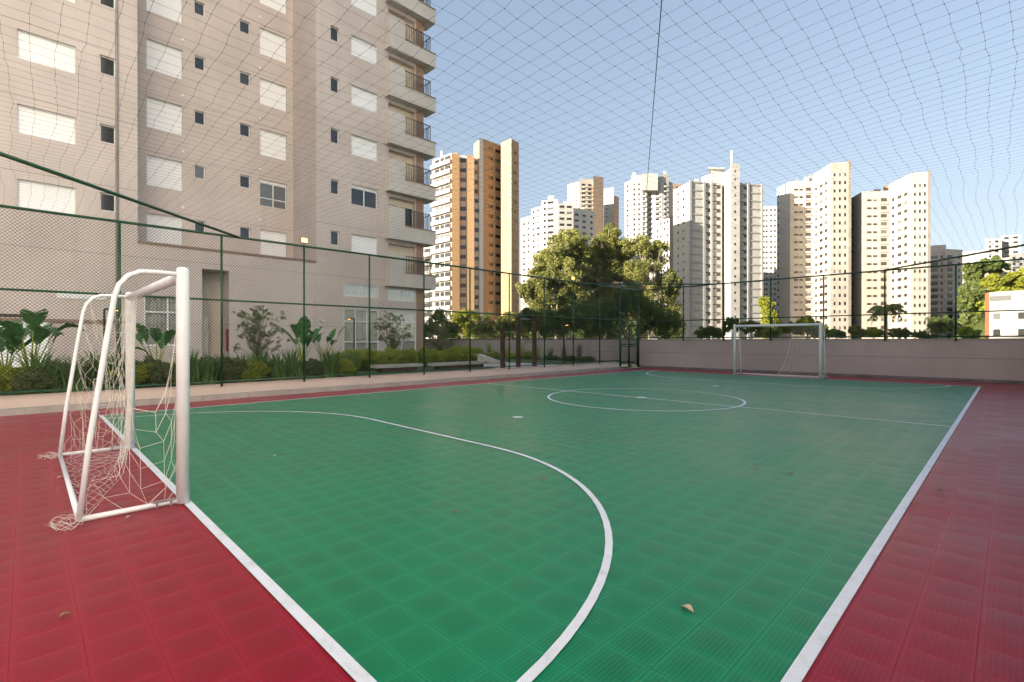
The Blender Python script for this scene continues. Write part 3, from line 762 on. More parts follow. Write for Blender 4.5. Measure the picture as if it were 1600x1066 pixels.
T.grid((718, 148), (730, 148), z1, 20, fh, [(0.5, 0.72)], hh=1.15, drop=1.6); T.grid((741, 148), (749, 148), z1, 20, fh, [(0.5, 0.8)], hh=1.15, drop=2.2)
T.grid((755, 146), (783, 151), zat(205, 146), 17, fh*1.0, [(0.42, 0.22), (0.85, 0.34)], hh=0.95, drop=1.6+fh*1, name='window')
T.grid((799, 145), (811, 148), zat(222, 146), 20, fh, [(0.55, 0.22)], hh=0.8, drop=3.2)
T.done()

# white stepped tower behind the trees
T = Tower('white_stepped_tower', 'white stepped tower with rows of small windows behind the left half of the big trees', loc=at(870, 250))
T.body([(814, 252), (831, 246)], 337, F_cream); T.body([(830, 246), (846, 240)], 322, F_white); za = T.body([(846, 240), (872, 238)], 312, F_white)
zb = T.body([(872, 238), (896, 239)], 319, F_white); T.body([(896, 239), (929, 245)], 330, F_white)
for A, B, vt, cols in (((814, 252), (831, 246), 337, [(0.3, 0.2), (0.7, 0.2)]), ((830, 246), (846, 240), 322, [(0.25, 0.22), (0.7, 0.3)]), ((846, 240), (872, 238), 312, [(0.2, 0.12), (0.55, 0.36)]),
                       ((872, 238), (896, 239), 319, [(0.25, 0.3), (0.72, 0.3)]), ((896, 239), (929, 245), 330, [(0.15, 0.18), (0.5, 0.16), (0.85, 0.1)])):
    T.grid(A, B, zat(vt, 240), 16, 2.9, cols, hh=1.1, drop=1.8, zmin=12)
T.body([(856, 242), (866, 242)], 306, F_white, 6, z0=60)
T.done()
T = Tower('cream_balcony_tower', 'cream tower with stacked balconies and a brown side behind the white stepped one', loc=at(910, 330))
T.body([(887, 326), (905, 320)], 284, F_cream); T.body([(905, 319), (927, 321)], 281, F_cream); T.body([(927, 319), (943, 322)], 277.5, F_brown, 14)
for A, B in (((887, 326), (905, 320)), ((905, 319), (927, 321))):
    T.grid(A, B, zat(284, 320), 22, 2.75, [(0.3, 0.25), (0.75, 0.25)], hh=1.3, drop=2.2, zmin=40)
    T.grid(A, B, zat(284, 320), 22, 2.75, [(0.55, 0.45)], mat=F_cream, hh=0.9, drop=3.6, proud=0.8, name='balcony', zmin=40)
T.done()
T = Tower('slim_white_tower', 'slim plain white tower with a brown flank beside the cream balcony tower', loc=at(953, 360))
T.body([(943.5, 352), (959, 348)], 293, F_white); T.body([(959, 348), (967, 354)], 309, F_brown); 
T.grid((943.5, 352), (959, 348), zat(293, 350), 20, 2.8, [(0.3, 0.1)], hh=1.0, drop=4, zmin=40); T.done()
T = Tower('white_crown_tower', 'white tower with jagged crown and many balconies left of the striped tower', loc=at(1012, 290))
T.body([(976, 286), (986, 281)], 282, F_white); T.body([(986, 281), (1011, 280)], 274, F_white); T.body([(1003, 277.5), (1028, 278)], 272, F_white, 8, z0=86); T.body([(1011, 282), (1034, 280)], 276, F_white); T.body([(1034, 280), (1045, 281)], 273, F_white); T.body([(1045, 281), (1051, 284)], 286, F_cream)
for A, B, c in (((976, 286), (986, 281), [(0.5, 0.3)]), ((986, 281), (1011, 280), [(0.2, 0.1), (0.5, 0.1), (0.8, 0.1)]), ((1011, 282), (1034, 280), [(0.2, 0.2), (0.7, 0.25)]), ((1034, 280), (1045, 281), [(0.5, 0.3)])):
    T.grid(A, B, zat(284, 281), 20, 2.85, c, hh=1.2, drop=1.8, zmin=25)
    T.grid(A, B, zat(284, 281), 20, 2.85, [(c[-1][0], 0.3)], mat=F_white, hh=0.9, drop=3.1, proud=0.8, name='balcony', zmin=25)
T.done()
T = Tower('brown_back_tower', 'narrow brown tower glimpsed between the crown tower and the striped tower', loc=at(1052, 340)); T.body([(1044, 330), (1064, 332)], 288, F_brown); T.grid((1044, 330), (1064, 332), zat(288, 330), 12, 2.8, [(0.3, 0.2), (0.7, 0.2)], hh=1, drop=2, zmin=40); T.done()
T = Tower('low_white_block', 'lower white block with four window columns standing left of the striped tower', loc=at(1040, 225))
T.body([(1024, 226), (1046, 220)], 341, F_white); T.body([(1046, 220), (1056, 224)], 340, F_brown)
T.grid((1024, 226), (1046, 220), zat(341, 222), 16, 2.9, [(0.15, 0.12), (0.4, 0.12), (0.65, 0.12), (0.88, 0.12)], hh=1.2, drop=2.2, zmin=5); T.done()
T = Tower('low_white_block', 'pale low block partly hidden by the tree top below the crown tower', loc=at(1012, 260)); T.body([(1003, 262), (1024, 258)], 374, F_white); T.grid((1003, 262), (1024, 258), zat(374, 260), 10, 2.9, [(0.3, 0.15), (0.7, 0.15)], hh=1.1, drop=2, zmin=5); T.done()

# striped white tower with tall core
T = Tower('striped_white_tower', 'white tower with grey beam stripes, tall central core and antenna', loc=at(1125, 188))
T.body([(1052, 188.6), (1078.3, 178)], 284, F_white, 14, dref=178)
zt = T.body([(1078.3, 178), (1128, 180.4)], 284, F_white, 14, dref=178)
T.body([(1128, 182.5), (1141, 182.6)], 284, F_white, 12)
zc_ = T.body([(1131, 181.5), (1142, 176)], 263, F_white, 13); T.body([(1142, 176), (1156, 176.8)], 257, F_conc, 13)
T.body([(1156, 178), (1190.5, 179.6)], 289, F_white, 13)
T.body([(1096, 188), (1111, 184)], 272, F_white, 10, z0=50); T.body([(1111, 184), (1131, 185)], 266, F_conc, 8, z0=50); T.body([(1107, 183.2), (1132, 183.6)], 262.5, F_conc, 10, z0=zat(265, 184))
p = at(1143, 180); o = MB().tube([(p[0], p[1], 60), (p[0], p[1], zat(236, 180))], 0.28, 6).build('antenna', M['alu'], T.t); o.location = -T.loc
def stripes(A, B, zt, cols_beam, cols_win):
    a = Vector(at(*A)); b = Vector(at(*B)); d = b-a; rz = math.atan2(d.y, d.x); nr = Vector((d.y, -d.x)).normalized()
    for k in range(22):
        z = zt-0.2-2.9*k
        if z < 0: break
        for c, w in cols_beam: p = a+d*c+nr*0.1; T.add('beam', (p.x, p.y, z), rz, (d.length*w, 0.3, 0.42), F_grey)
        for c, w in cols_win:
            p = a+d*c+nr*0.02; T.add('window', (p.x, p.y, z-1.15), rz, (d.length*w, 0.12, 1.3), M['glass_far'])
            p = a+d*(c-w*0.22)+nr*0.05; T.add('shutter', (p.x, p.y, z-1.35), rz, (d.length*w*0.4, 0.14, 0.8), F_white)
    return a, d, rz, nr
a, d, rz, nr = stripes((1078.3, 178), (1128, 180.4), zt, [(0.21, 0.42)], [(0.54, 0.17), (0.82, 0.24)])
for c in (0.005, 0.43, 0.67): p = a+d*c+nr*0.2; T.add('column', (p.x, p.y, zt/2-1.2), rz, (0.8, 0.45, zt+3), F_grey)
zr = zat(289, 179)
a, d, rz, nr = stripes((1156, 178), (1190.5, 179.6), zr, [(0.68, 0.62)], [(0.17, 0.28)])
for c in (0.02, 0.36, 0.99): p = a+d*c+nr*0.2; T.add('column', (p.x, p.y, zr/2-1.2), rz, (0.7, 0.45, zr+3), F_grey)
T.grid((1052, 188.6), (1078.3, 178), zt, 20, 2.9, [(0.3, 0.1), (0.62, 0.1)], hh=0.9, drop=2.4)
T.grid((1142, 176), (1156, 176.8), zat(257, 176), 22, 2.9, [(0.45, 0.14)], hh=0.9, drop=2.4, name='stair_window')
T.done()
T = Tower('white_back_tower', 'white tower with tiny windows half hidden between the striped and the cream towers', loc=at(1200, 280))
T.body([(1183, 272), (1216, 270)], 322, F_white); T.grid((1183, 272), (1216, 270), zat(322, 271), 22, 2.9, [(0.32, 0.08), (0.45, 0.08), (0.66, 0.08), (0.84, 0.08)], hh=1, drop=2.5, zmin=8); T.done()

# the two cream slab towers
def cream(label, u0, u1, u2, u3, u4, v0, v1, vs, v2, dF, dC, mat, endmat=None):
    endmat = endmat or mat
    T = Tower('cream_slab_tower', label, loc=at(u2, dF+6)); T.t['group'] = 'cream slab towers'
    T.body([(u0, dF*1.045), (u1, dF)], v0, F_white, 16, dref=dF)
    zf = T.body([(u1, dF), (u2, dF)], v0, mat, 16)
    zs = T.body([(u2, dF-0.4), (u3, dC+0.2)], v2+1, mat, 20, dref=dC)
    zc = T.body([(u3, dC), (u4-4.5, dC-0.8)], v2, endmat, 20, dref=dC); T.body([(u4-4.5, dC-1.2), (u4, dC-1.0)], v2-2, endmat, 20, dref=dC)
    T.body([(u1+10, dF+6), (u2+2, dF+5)], v0-8, F_conc, 7, dref=dF, z0=50)
    f2 = 2.9
    T.grid((u1, dF), (u2, dF), zf, 21, f2, [(0.26, 0.17), (0.48, 0.15)], hh=0.75, drop=3.2)
    T.grid((u1, dF), (u2, dF), zf, 21, f2, [(0.80, 0.22)], hh=1.3, drop=3.0)
    T.grid((u1, dF), (u2, dF), zf, 21, f2, [(0.80, 0.30)], mat=mat, hh=0.5, drop=4.3, proud=0.5, name='balcony')
    T.grid((u2, dF-0.4), (u3, dC+0.2), zs, 21, f2, [(0.2, 0.10), (0.5, 0.18), (0.78, 0.14)], hh=1.1, drop=6.2, name='side_window')
    T.grid((u3, dC), (u4, dC-1), zc, 23, f2, [(0.2, 0.08), (0.45, 0.08), (0.7, 0.08)], hh=1.15, drop=4.4, name='stair_window')
    T.grid((u0, dF*1.045), (u1, dF), zf, 21, f2, [(0.1, 0.12)], hh=1.0, drop=3.5, name='flank_window'); T.done()
cream('weathered cream slab tower with three columns of slot windows right of the striped tower', 1214, 1234.5, 1270, 1297, 1330, 284, 284, 274, 255, 190, 177.5, facade_mat('slab_cream_weathered', (0.56, 0.50, 0.43), None, stain=0.25), facade_mat('slab_end_concrete_dimmed', (0.42, 0.38, 0.33), None, stain=0.35))  # end face: weathered concrete, darkened in colour to offset the sun on it
cream('cleaner pinkish cream slab tower nearest the brown balcony block at right', 1330, 1347, 1389, 1423, 1454, 300, 300, 290, 271, 179, 167, F_cream, facade_mat('slab_end_render_dimmed', (0.46, 0.41, 0.36), None, stain=0.2))  # end face render darkened in colour to tone down the sun there

T = Tower('brown_balcony_block', 'pinkish brown block with glazed balconies right of the two cream slabs', loc=at(1480, 225))
T.body([(1450, 218), (1476, 215)], 396, F_pinkish); T.body([(1476, 214.6), (1504, 217)], 391, F_pinkish, 15); T.body([(1452, 222), (1478, 220)], 383, F_pinkish, 9, z0=30)
T.grid((1450, 218), (1476, 215), zat(396, 216), 13, 2.9, [(0.35, 0.5), (0.82, 0.14)], hh=1.5, drop=1.8)
T.grid((1476, 214.6), (1504, 217), zat(396, 216), 13, 2.9, [(0.28, 0.3), (0.8, 0.12)], hh=1.5, drop=1.8)
T.grid((1450, 218), (1476, 215), zat(396, 216), 13, 2.9, [(0.4, 0.66)], mat=F_pinkish, hh=0.8, drop=3.0, proud=0.9, name='balcony')
T.grid((1476, 214.6), (1504, 217), zat(396, 216), 13, 2.9, [(0.26, 0.42)], mat=F_pinkish, hh=0.8, drop=3.0, proud=0.9, name='balcony'); T.done()
# roof rooms and water tanks on the far towers
def roof_room(parent_name, label_part, specs):
    for o in [o for o in scene.objects if o.parent is None and o.name == parent_name]:
        for (u0, u1, d, v0, v1, mt) in specs:
            P = [at(u0, d), at(u1, d)]; r = ray((u0+u1)/2, 533); r = Vector((r.x, r.y)).normalized()
            mb = MB().prism([P[0], P[1], (P[1][0]+r.x*4, P[1][1]+r.y*4), (P[0][0]+r.x*4, P[0][1]+r.y*4)], zat(v0, d), zat(v1, d))
            q = mb.build(label_part, mt, o); q.location = -o.location
roof_room('cream_slab_tower', 'roof_room', [(1256, 1264, 192, 285, 277, F_conc), (1264, 1269, 193, 285, 272, F_grey), (1243, 1247, 193, 285, 280, F_grey)])
roof_room('cream_slab_tower.001', 'roof_room', [(1365, 1376, 191, 301, 296, F_conc), (1380, 1388, 191, 301, 291, F_gold)])
roof_room('white_stepped_tower', 'roof_room', [(880, 888, 243, 320, 315, F_conc), (903, 912, 246, 331, 325, F_white)])
roof_room('white_crown_tower', 'roof_room', [(988, 993, 284, 275, 270, F_white), (1014, 1018, 284, 277, 271, F_conc), (1036, 1041, 284, 274, 268, F_white)])
roof_room('ochre_tower', 'roof_room', [(688, 692, 152, 245, 236, F_conc), (709, 715, 150, 242, 239, F_brown), (722, 727, 152, 246, 242, F_grey)])
roof_room('striped_white_tower', 'roof_room', [(1165, 1172, 187, 291, 286, F_conc), (1085, 1092, 183, 285, 280, F_white)])
# hillside blocks
for (lab, A, B, vt, mat, cols, nf) in (
    ('white hillside block with balconies, leftmost on the hill', (1503, 300), (1540, 292), 391, F_white, [(0.25, 0.3), (0.7, 0.3)], 12),
    ('tall white hillside block behind the others on the hill', (1539, 292), (1565, 290), 373, F_white, [(0.3, 0.12), (0.7, 0.2)], 16),
    ('highest white hillside block near the right edge', (1565, 296), (1595, 292), 367, F_white, [(0.25, 0.25), (0.72, 0.25)], 16),
    ('gold lit hillside block with balconies under the highest block', (1556, 250), (1578, 246), 403, F_cream, [(0.25, 0.25), (0.72, 0.25)], 10),
    ('grey hillside block at the right edge of the photo', (1577, 244), (1612, 246), 398, F_conc, [(0.2, 0.12), (0.5, 0.12), (0.8, 0.12)], 10)):
    T = Tower('hillside_block', lab, loc=at((A[0]+B[0])/2, A[1])); T.t['group'] = 'apartment blocks on the hill'
    T.body([A, B], vt, mat, 14); T.grid(A, B, zat(vt, (A[1]+B[1])/2), nf, 2.9, cols, hh=1.3, drop=2.0, zmin=15)
    T.grid(A, B, zat(vt, (A[1]+B[1])/2), nf, 2.9, [(cols[0][0], cols[0][1]+0.1)], mat=mat, hh=0.8, drop=3.2, proud=0.7, name='balcony', zmin=15); T.done()
# sunlit low block at the right edge
T = Tower('low_white_house', 'sunlit low white building with an orange corner strip at the right edge', loc=at(1575, 92))
T.body([(1539, 91), (1546, 88)], 457, F_orange, 10, dref=88); T.body([(1546, 88), (1625, 82)], 456, F_white, 10, dref=86)
T.grid((1546, 88), (1625, 82), zat(467, 87), 1, 2.9, [(0.23, 0.44)], hh=0.95, drop=0)
T.grid((1546, 88), (1625, 82), zat(495, 87), 2, 2.85, [(0.155, 0.15), (0.66, 0.15)], hh=1.15, drop=0, zmin=-1); T.done()

# unseen slabs added to bounce sunlight onto the near block's shaded facade
for i, (cx_, cy_, ln_, hh_, lab) in enumerate(((36, -1, 33, 76, 'added unseen pale slab bouncing sunlight across the court, nearest of three'), (57, -29, 33, 80, 'added unseen pale slab bouncing sunlight across the court, middle of three'), (78, -57, 33, 76, 'added unseen pale slab bouncing sunlight across the court, farthest of three'))):
    t = thing('bounce_slab', lab, 'building', (cx_, cy_, -3), math.atan2(-0.80, 0.60), 'added sunlight-bouncing slabs across the court')
    MB().box(-ln_/2, -14, 0, ln_/2, 0, hh_).build('wall', F_pale, t); nb = MB()
    for fl in range(int(hh_/2.9)-1):
        for q in range(9): x_ = -ln_/2+2.2+q*(ln_-4.4)/8; nb.box(x_-0.7, -0.01, 2.9*fl+1.2, x_+0.7, 0.04, 2.9*fl+2.4)
    nb.build('window_grid', M['glass_far'], t)['kind'] = 'stuff'

# hill on the right, one wooded mass
hv, hf = [], []
n = 26
for i in range(n+1):
    u = 1440+ i*12
    for j in range(9):
        d = 120+j*22; p = at(u, d); prof = max(0, min(1, (u-1470)/70)); zz = -2+ (zat(452-0.05*(u-1500), 160)+2)*prof*math.sin(min(1, (d-110)/120)*PI/2)
        hv.append((p[0], p[1], zz+1.2*math.sin(i*1.3+j*2.1)))
for i in range(n):
    for j in range(8): a = i*9+j; hf.append((a, a+9, a+10, a+1))
me = bpy.data.meshes.new('hill'); me.from_pydata(hv, [], hf); me.materials.append(M['fol_dark']); tag(link(bpy.data.objects.new('hill', me)), kind='structure')

# ------------------------------------------------------------------ vegetation
def leaf_cloud(blobs, leaf, density, seed=0, flat=0.8, droop=0.0):
    """blobs: (x, y, z, rx, rz). Returns vertices and quads of leaf clumps spread through the crown's volume."""
    g = np.random.default_rng(seed); Vs, n0 = [], 0
    for (x, y, z, rx, rz) in blobs:
        nsub = max(5, int(16*density)); sub = g.normal(size=(nsub, 3)); sub /= np.linalg.norm(sub, axis=1, keepdims=True)
        sub *= g.uniform(0.45, 1.0, (nsub, 1)); sr = g.uniform(0.20, 0.42, nsub)
        for c, q in zip(sub, sr):
            k = max(8, int(52*density*(q/0.3)**2))
            pp = g.normal(size=(k, 3)); pp /= np.linalg.norm(pp, axis=1, keepdims=True); pp *= g.uniform(0.3, 1.0, (k, 1))**0.6
            P = (c+pp*q)*np.array([rx, rx, rz])+np.array([x, y, z]); Vs.append(P)
    P = np.concatenate(Vs); k = len(P)
    a = g.normal(size=(k, 3)); a[:, 2] = a[:, 2]*0.6-droop; a /= np.linalg.norm(a, axis=1, keepdims=True)
    b = np.cross(a, g.normal(size=(k, 3))); b /= np.linalg.norm(b, axis=1, keepdims=True)
    s_ = leaf*g.uniform(0.6, 1.3, (k, 1)); w = s_*0.42
    V = np.stack([P-a*s_*0.5, P+b*w*0.5, P+a*s_*0.5, P-b*w*0.5], 1).reshape(-1, 3)
    return V, np.arange(4*k).reshape(-1, 4)
def tree(name, label, base, blobs, leaf, density, mat, trunk_r=0.2, bark=None, group=None, seed=1, cat='tree', droop=0.0):
    t = thing(name, label, cat, base, 0, group); g = random.Random(seed); bark = bark or M['bark']
    bl = [(x-base[0], y-base[1], z-base[2], rx, rz) for x, y, z, rx, rz in blobs]
    cx = sum(b[0] for b in bl)/len(bl); cy = sum(b[1] for b in bl)/len(bl); zmin = min(b[2]-b[4]*0.6 for b in bl)
    tb = MB(); fk = Vector((cx*0.4, cy*0.4, max(zmin*0.75, 0.1)))
    tb.tube([(0, 0, -0.05), (fk.x*0.5+g.uniform(-.1, .1)*trunk_r*4, fk.y*0.5, fk.z*0.5), tuple(fk)], [trunk_r*1.25, trunk_r, trunk_r*0.8], 8)
    for b in bl:
        e = Vector(b[:3])+Vector((0, 0, b[4]*0.3)); md = fk.lerp(e, 0.5)+Vector((g.uniform(-.15, .15)*b[3], g.uniform(-.15, .15)*b[3], 0.08*b[4]))
        tb.tube([tuple(fk), tuple(md), tuple(e)], [trunk_r*0.55, trunk_r*0.32, trunk_r*0.10], 6)
        for q in range(4):
            f = Vector(b[:3])+Vector((g.uniform(-.8, .8)*b[3], g.uniform(-.8, .8)*b[3], g.uniform(-.5, .8)*b[4])); st = md.lerp(e, g.uniform(0.1, 0.8))
            tb.tube([tuple(st), tuple(st.lerp(f, 0.5)+Vector((0, 0, 0.05*b[4]))), tuple(f)], [trunk_r*0.2, trunk_r*0.12, trunk_r*0.04], 5)
    tb.build('trunk', bark, t, True)
    V, Q = leaf_cloud(bl, leaf, density, seed, droop=droop); np_mesh('crown', V, Q, mat, t)
    return t
def blobs_px(lst, d):     # (column, row, radius px, vertical radius px, distance shift)
    out = []
    for u, v, r, rv, dd in lst:
        D = d+dd; p = at(u, D); out.append((p[0], p[1], zat(v, D), r*D/FPX, rv*D/FPX))
    return out
def far_tree(label, ub, d, lst, leaf=0.5, dens=1.0, mat='fol_far', seed=1, tr=0.25, group='big trees behind the garden wall', name='tall_tree', gz=-3.0, bark='bark_pale'):
    p = at(ub, d); tree(name, label, (p[0], p[1], gz), blobs_px(lst, d), leaf, dens, M[mat], tr, M[bark], group, seed)
far_tree('tall tree with domed crown leftmost of the big trees behind the garden wall', 868, 66, [(862, 405, 26, 20, 0), (888, 380, 30, 20, 1), (845, 432, 22, 20, -1), (880, 425, 32, 22, -2), (905, 402, 24, 22, 2), (858, 462, 28, 22, 0), (896, 455, 26, 24, 0), (840, 485, 22, 20, 1), (825, 455, 16, 18, 0), (866, 440, 24, 20, 2), (905, 430, 24, 20, 1), (870, 490, 26, 20, 2)], 0.33, 2.7, seed=11)
far_tree('tallest loose crowned tree of the big group, in front of the crown tower', 945, 70, [(948, 372, 22, 18, 0), (930, 398, 22, 20, 1), (968, 392, 22, 20, -1), (945, 425, 30, 24, 0), (915, 440, 22, 20, 0), (975, 430, 24, 22, 1), (950, 465, 28, 22, -1), (925, 420, 20, 18, -1), (960, 410, 20, 18, 1), (930, 480, 26, 20, 2), (985, 465, 22, 20, 1)], 0.31, 2.6, seed=12)
far_tree('open wispy tree rightmost of the big trees, before the white low block', 1010, 68, [(1002, 385, 20, 18, 0), (1020, 412, 22, 20, 1), (995, 425, 22, 22, -1), (1038, 440, 20, 20, 0), (1012, 460, 26, 22, 0), (1048, 475, 18, 20, 1), (1030, 390, 14, 14, 0), (1052, 445, 14, 18, 0), (1030, 500, 22, 20, 0), (1000, 490, 24, 20, 1)], 0.28, 2.1, seed=13)
far_tree('dark lower tree filling the gap behind the gate', 985, 58, [(985, 470, 30, 26, 0), (1015, 495, 26, 24, 1), (955, 490, 26, 24, 0), (930, 505, 24, 20, 0), (1045, 505, 22, 22, 0)], 0.26, 2.6, 'fol_dark', seed=14, tr=0.2)
far_tree('dark leafy tree behind the exercise bars', 905, 55, [(905, 490, 28, 24, 0), (875, 500, 26, 22, 1), (850, 505, 24, 20, 0), (825, 500, 18, 18, 0)], 0.26, 2.6, 'fol_dark', seed=15, tr=0.2)
far_tree('bright yellow green small tree behind the garden wall at left', 722, 62, [(712, 502, 16, 14, 0), (732, 498, 16, 12, 0), (722, 512, 18, 12, 0)], 0.25, 2.0, 'fol_yellow', seed=16, tr=0.1, group='small trees behind the garden wall', name='small_tree', gz=-1)
far_tree('round light green small tree behind the garden wall, right of the yellow one', 800, 66, [(795, 500, 20, 12, 0), (812, 508, 16, 12, 0), (785, 510, 14, 10, 0)], 0.25, 2.0, 'fol_far', seed=17, tr=0.1, group='small trees behind the garden wall', name='small_tree', gz=-1)
far_tree('dull brown green small tree behind the garden wall between the two bright ones', 765, 64, [(760, 505, 16, 16, 0), (775, 515, 14, 12, 0), (750, 518, 14, 12, 0)], 0.2, 1.6, 'fol_dark', seed=18, tr=0.1, group='small trees behind the garden wall', name='small_tree', gz=-1)
far_tree('dark small tree behind the garden wall nearest the apartment block', 683, 36, [(683, 505, 20, 18, 0), (700, 515, 16, 14, 0), (668, 520, 14, 12, 0)], 0.2, 1.6, 'fol_dark', seed=19, tr=0.1, group='small trees behind the garden wall', name='small_tree', gz=-1)
far_tree('gold lit columnar tree between the striped and the weathered cream tower', 1203, 120, [(1200, 478, 12, 16, 0), (1205, 500, 14, 16, 0), (1198, 515, 14, 12, 0)], 0.6, 1.8, 'fol_yellow', seed=20, tr=0.2, group='trees beyond the far wall', name='small_tree')
far_tree('dark screen tree low behind the domed tree', 868, 82, [(u_, 512+3*(u_ % 3), 22, 22, 0) for u_ in (822, 845, 868, 892, 915)], 0.32, 2.4, 'fol_dark', seed=71, tr=0.2)
far_tree('dark screen tree low behind the loose crowned tree', 985, 84, [(u_, 510+3*(u_ % 3), 22, 24, 0) for u_ in (938, 960, 984, 1008, 1032, 1052)], 0.32, 2.4, 'fol_dark', seed=72, tr=0.2)
far_tree('dark screen tree behind the garden wall before the ochre tower foot', 750, 82, [(u_, 520, 18, 12, 0) for u_ in (700, 725, 752, 780, 806)], 0.28, 2.2, 'fol_dark', seed=73, tr=0.15, group='small trees behind the garden wall', name='small_tree')
low = [(1110, 520, 22, 9, 'fol_dark', 'low dark bush at the foot of the striped tower'), (1200, 520, 20, 8, 'fol_far', 'low dry bush beyond the far wall above the left post side of the far goal'), (1285, 520, 18, 9, 'fol_dark', 'low dark bush beyond the far wall at the right post of the far goal'), (1405, 521, 16, 7, 'fol_dark', 'low dark bush right of the feathery palm'), (1145, 508, 14, 12, 'fol_dark', 'small dark tree beyond the far wall left of the far goal'), (1175, 512, 16, 10, 'fol_dark', 'low dark bush beyond the far wall above the left half of the far goal'),
       (1235, 514, 20, 9, 'fol_far', 'low pale bush beyond the far wall above the middle of the far goal'), (1262, 508, 18, 14, 'fol_hedge', 'bright green bush beyond the far wall above the right half of the far goal'),
       (1308, 522, 12, 6, 'fol_dark', 'small dark bush at the foot of the weathered cream tower'), (1340, 518, 12, 8, 'fol_far', 'small pale bush between the two cream towers'),
       (1365, 520, 14, 7, 'fol_hedge', 'small green bush at the foot of the pinkish cream tower'), (1470, 508, 20, 14, 'fol_dark', 'dark rounded tree in front of the brown balcony block'),
       (1440, 524, 12, 5, 'fol_dark', 'tiny dark bush left of the dark rounded tree'), (1512, 520, 14, 8, 'fol_hedge', 'small light bush left of the sunlit low building')]
for i, (u, v, r, rv, mt, lab) in enumerate(low):
    far_tree(lab, u, 75+3*(i % 4), [(u-r*0.4, v, r*0.7, rv, 0), (u+r*0.4, v+2, r*0.7, rv*0.9, 1), (u, v-rv*0.3, r*0.6, rv*0.8, 0)], 0.35, 1.4, mt, 30+i, 0.12, 'low trees beyond the far wall', 'low_tree', -1.5)
hill_trees = [(1520, 425, 16, 14, 'fol_dark'), (1550, 415, 18, 14, 'fol_dark'), (1530, 455, 20, 16, 'fol_dark'), (1560, 445, 20, 14, 'fol_yellow'), (1590, 438, 18, 12, 'fol_yellow'), (1535, 480, 18, 14, 'fol_hedge'), (1512, 470, 14, 16, 'fol_dark'), (1580, 462, 18, 12, 'fol_yellow'), (1520, 500, 16, 12, 'fol_dark'), (1612, 430, 18, 14, 'fol_yellow')]
hl = ['dark tree high on the hill beside the brown block', 'dark tree on the hill under the white blocks', 'dark tree halfway down the hill slope', 'gold topped tree on the hill above the low building', 'gold topped tree on the hill right of the first gold one', 'fresh green tree low on the hill', 'dark tree hugging the brown block flank', 'gold tree just over the low building roof', 'dark tree at the hill foot', 'gold tree at the very right edge of the hill']
for i, (u, v, r, rv, mt) in enumerate(hill_trees):
    d = 165-12*(v > 450)-30*(mt == 'fol_yellow'); p = at(u, d)
    tree('hill_tree', hl[i], (p[0], p[1], max(-3, zat(v+rv+10, d))), blobs_px([(u-r*0.3, v, r*0.8, rv, 0), (u+r*0.4, v+3, r*0.7, rv*0.9, 2)], d), 0.9, 1.6, M[mat] if False else M[mt], 0.25, M['bark'], 'trees on the hill', 60+i)
# palm in front of the pinkish cream tower
def palm(label, base, h, fr=1.6, n=16, seed=3):
    t = thing('palm_tree', label, 'palm', base); g = random.Random(seed)
    MB().tube([(0, 0, 0), (0.05, 0, h*0.5), (0, 0.05, h)], [0.16, 0.12, 0.1], 8).build('trunk', M['bark'], t, True)
    mb = MB()
    for k in range(n):
        a = 2*PI*k/n+g.uniform(-.2, .2); up = g.uniform(0.1, 0.9); pr = None
        for i in range(9):
            f = i/8; r = fr*f*(1-0.15*f); z = h+fr*(up*f-0.95*f*f); c = Vector((math.cos(a)*r, math.sin(a)*r, z))
            if pr:
                sd = Vector((-math.sin(a), math.cos(a), 0)); w = fr*0.28*math.sin(PI*min(1, f*0.9+0.08))
                for sg in (-1, 1): mb.quad(pr, c, c+sd*sg*w+Vector((0, 0, -w*0.7)), c+sd*sg*w*0.7+Vector((0, 0, -w*0.75))+(pr-c)*0.5)
            pr = c
    mb.build('crown', M['fol_far'], t)
p = at(1385, 72); palm('feathery palm before the pinkish cream tower', (p[0], p[1], -2.0), 2+zat(482, 72), 3.0, 18)

# garden plants -------------------------------------------------------
G = 0.30
def banana(label, base, hs, seed, n=7, spread=1.0, L_=0.9):
    t = thing('banana_plant', label, 'plant', base, 0, 'broad leaved plants in the garden'); g = random.Random(seed); st = MB(); lf = MB()
    for k in range(n):
        a = 2*PI*k/n+g.uniform(-.4, .4); h = hs*g.uniform(0.55, 0.85); out = spread*g.uniform(0.12, 0.4)*h
        dr = Vector((math.cos(a), math.sin(a), 0)); sd = Vector((-math.sin(a), math.cos(a), 0))
        p0 = Vector((0, 0, 0))+dr*0.04; p1 = dr*out*0.3+Vector((0, 0, h*0.5)); p2 = dr*out+Vector((0, 0, h))
        st.tube([p0, p1, p2], [0.028, 0.018, 0.010], 6)
        LL = L_*g.uniform(0.75, 1.15); wd = LL*g.uniform(0.17, 0.22); droop = g.uniform(0.15, 0.75); lean = g.uniform(0.25, 0.8)
        cent = []
        for i in range(11):
            f = i/10; cent.append(p2+dr*(LL*f*lean)+Vector((0, 0, LL*(math.sqrt(1-lean*lean*0.8)*f-droop*f*f))))
        tw = g.uniform(-.5, .5)
        for i in range(10):
            f0, f1 = i/10, (i+1)/10; w0 = wd*math.sin(PI*min(1, f0**0.75*0.97+0.02))+0.004; w1 = wd*math.sin(PI*min(1, f1**0.75*0.97+0.02))+0.002
            for sg in (-1, 1):
                n0 = (sd*sg*math.cos(tw)+Vector((0, 0, 0.45+0.3*math.sin(tw)*sg))).normalized()
                rip0 = 0.02*math.sin(i*2.3+sg); 
                if g.random() < 0.10: w1 *= 0.75
                lf.quad(cent[i], cent[i+1], cent[i+1]+n0*w1+Vector((0, 0, rip0)), cent[i]+n0*w0)
    st.build('stem', M['fol_hedge'], t, True); lf.build('foliage', M['fol_banana'], t, True)
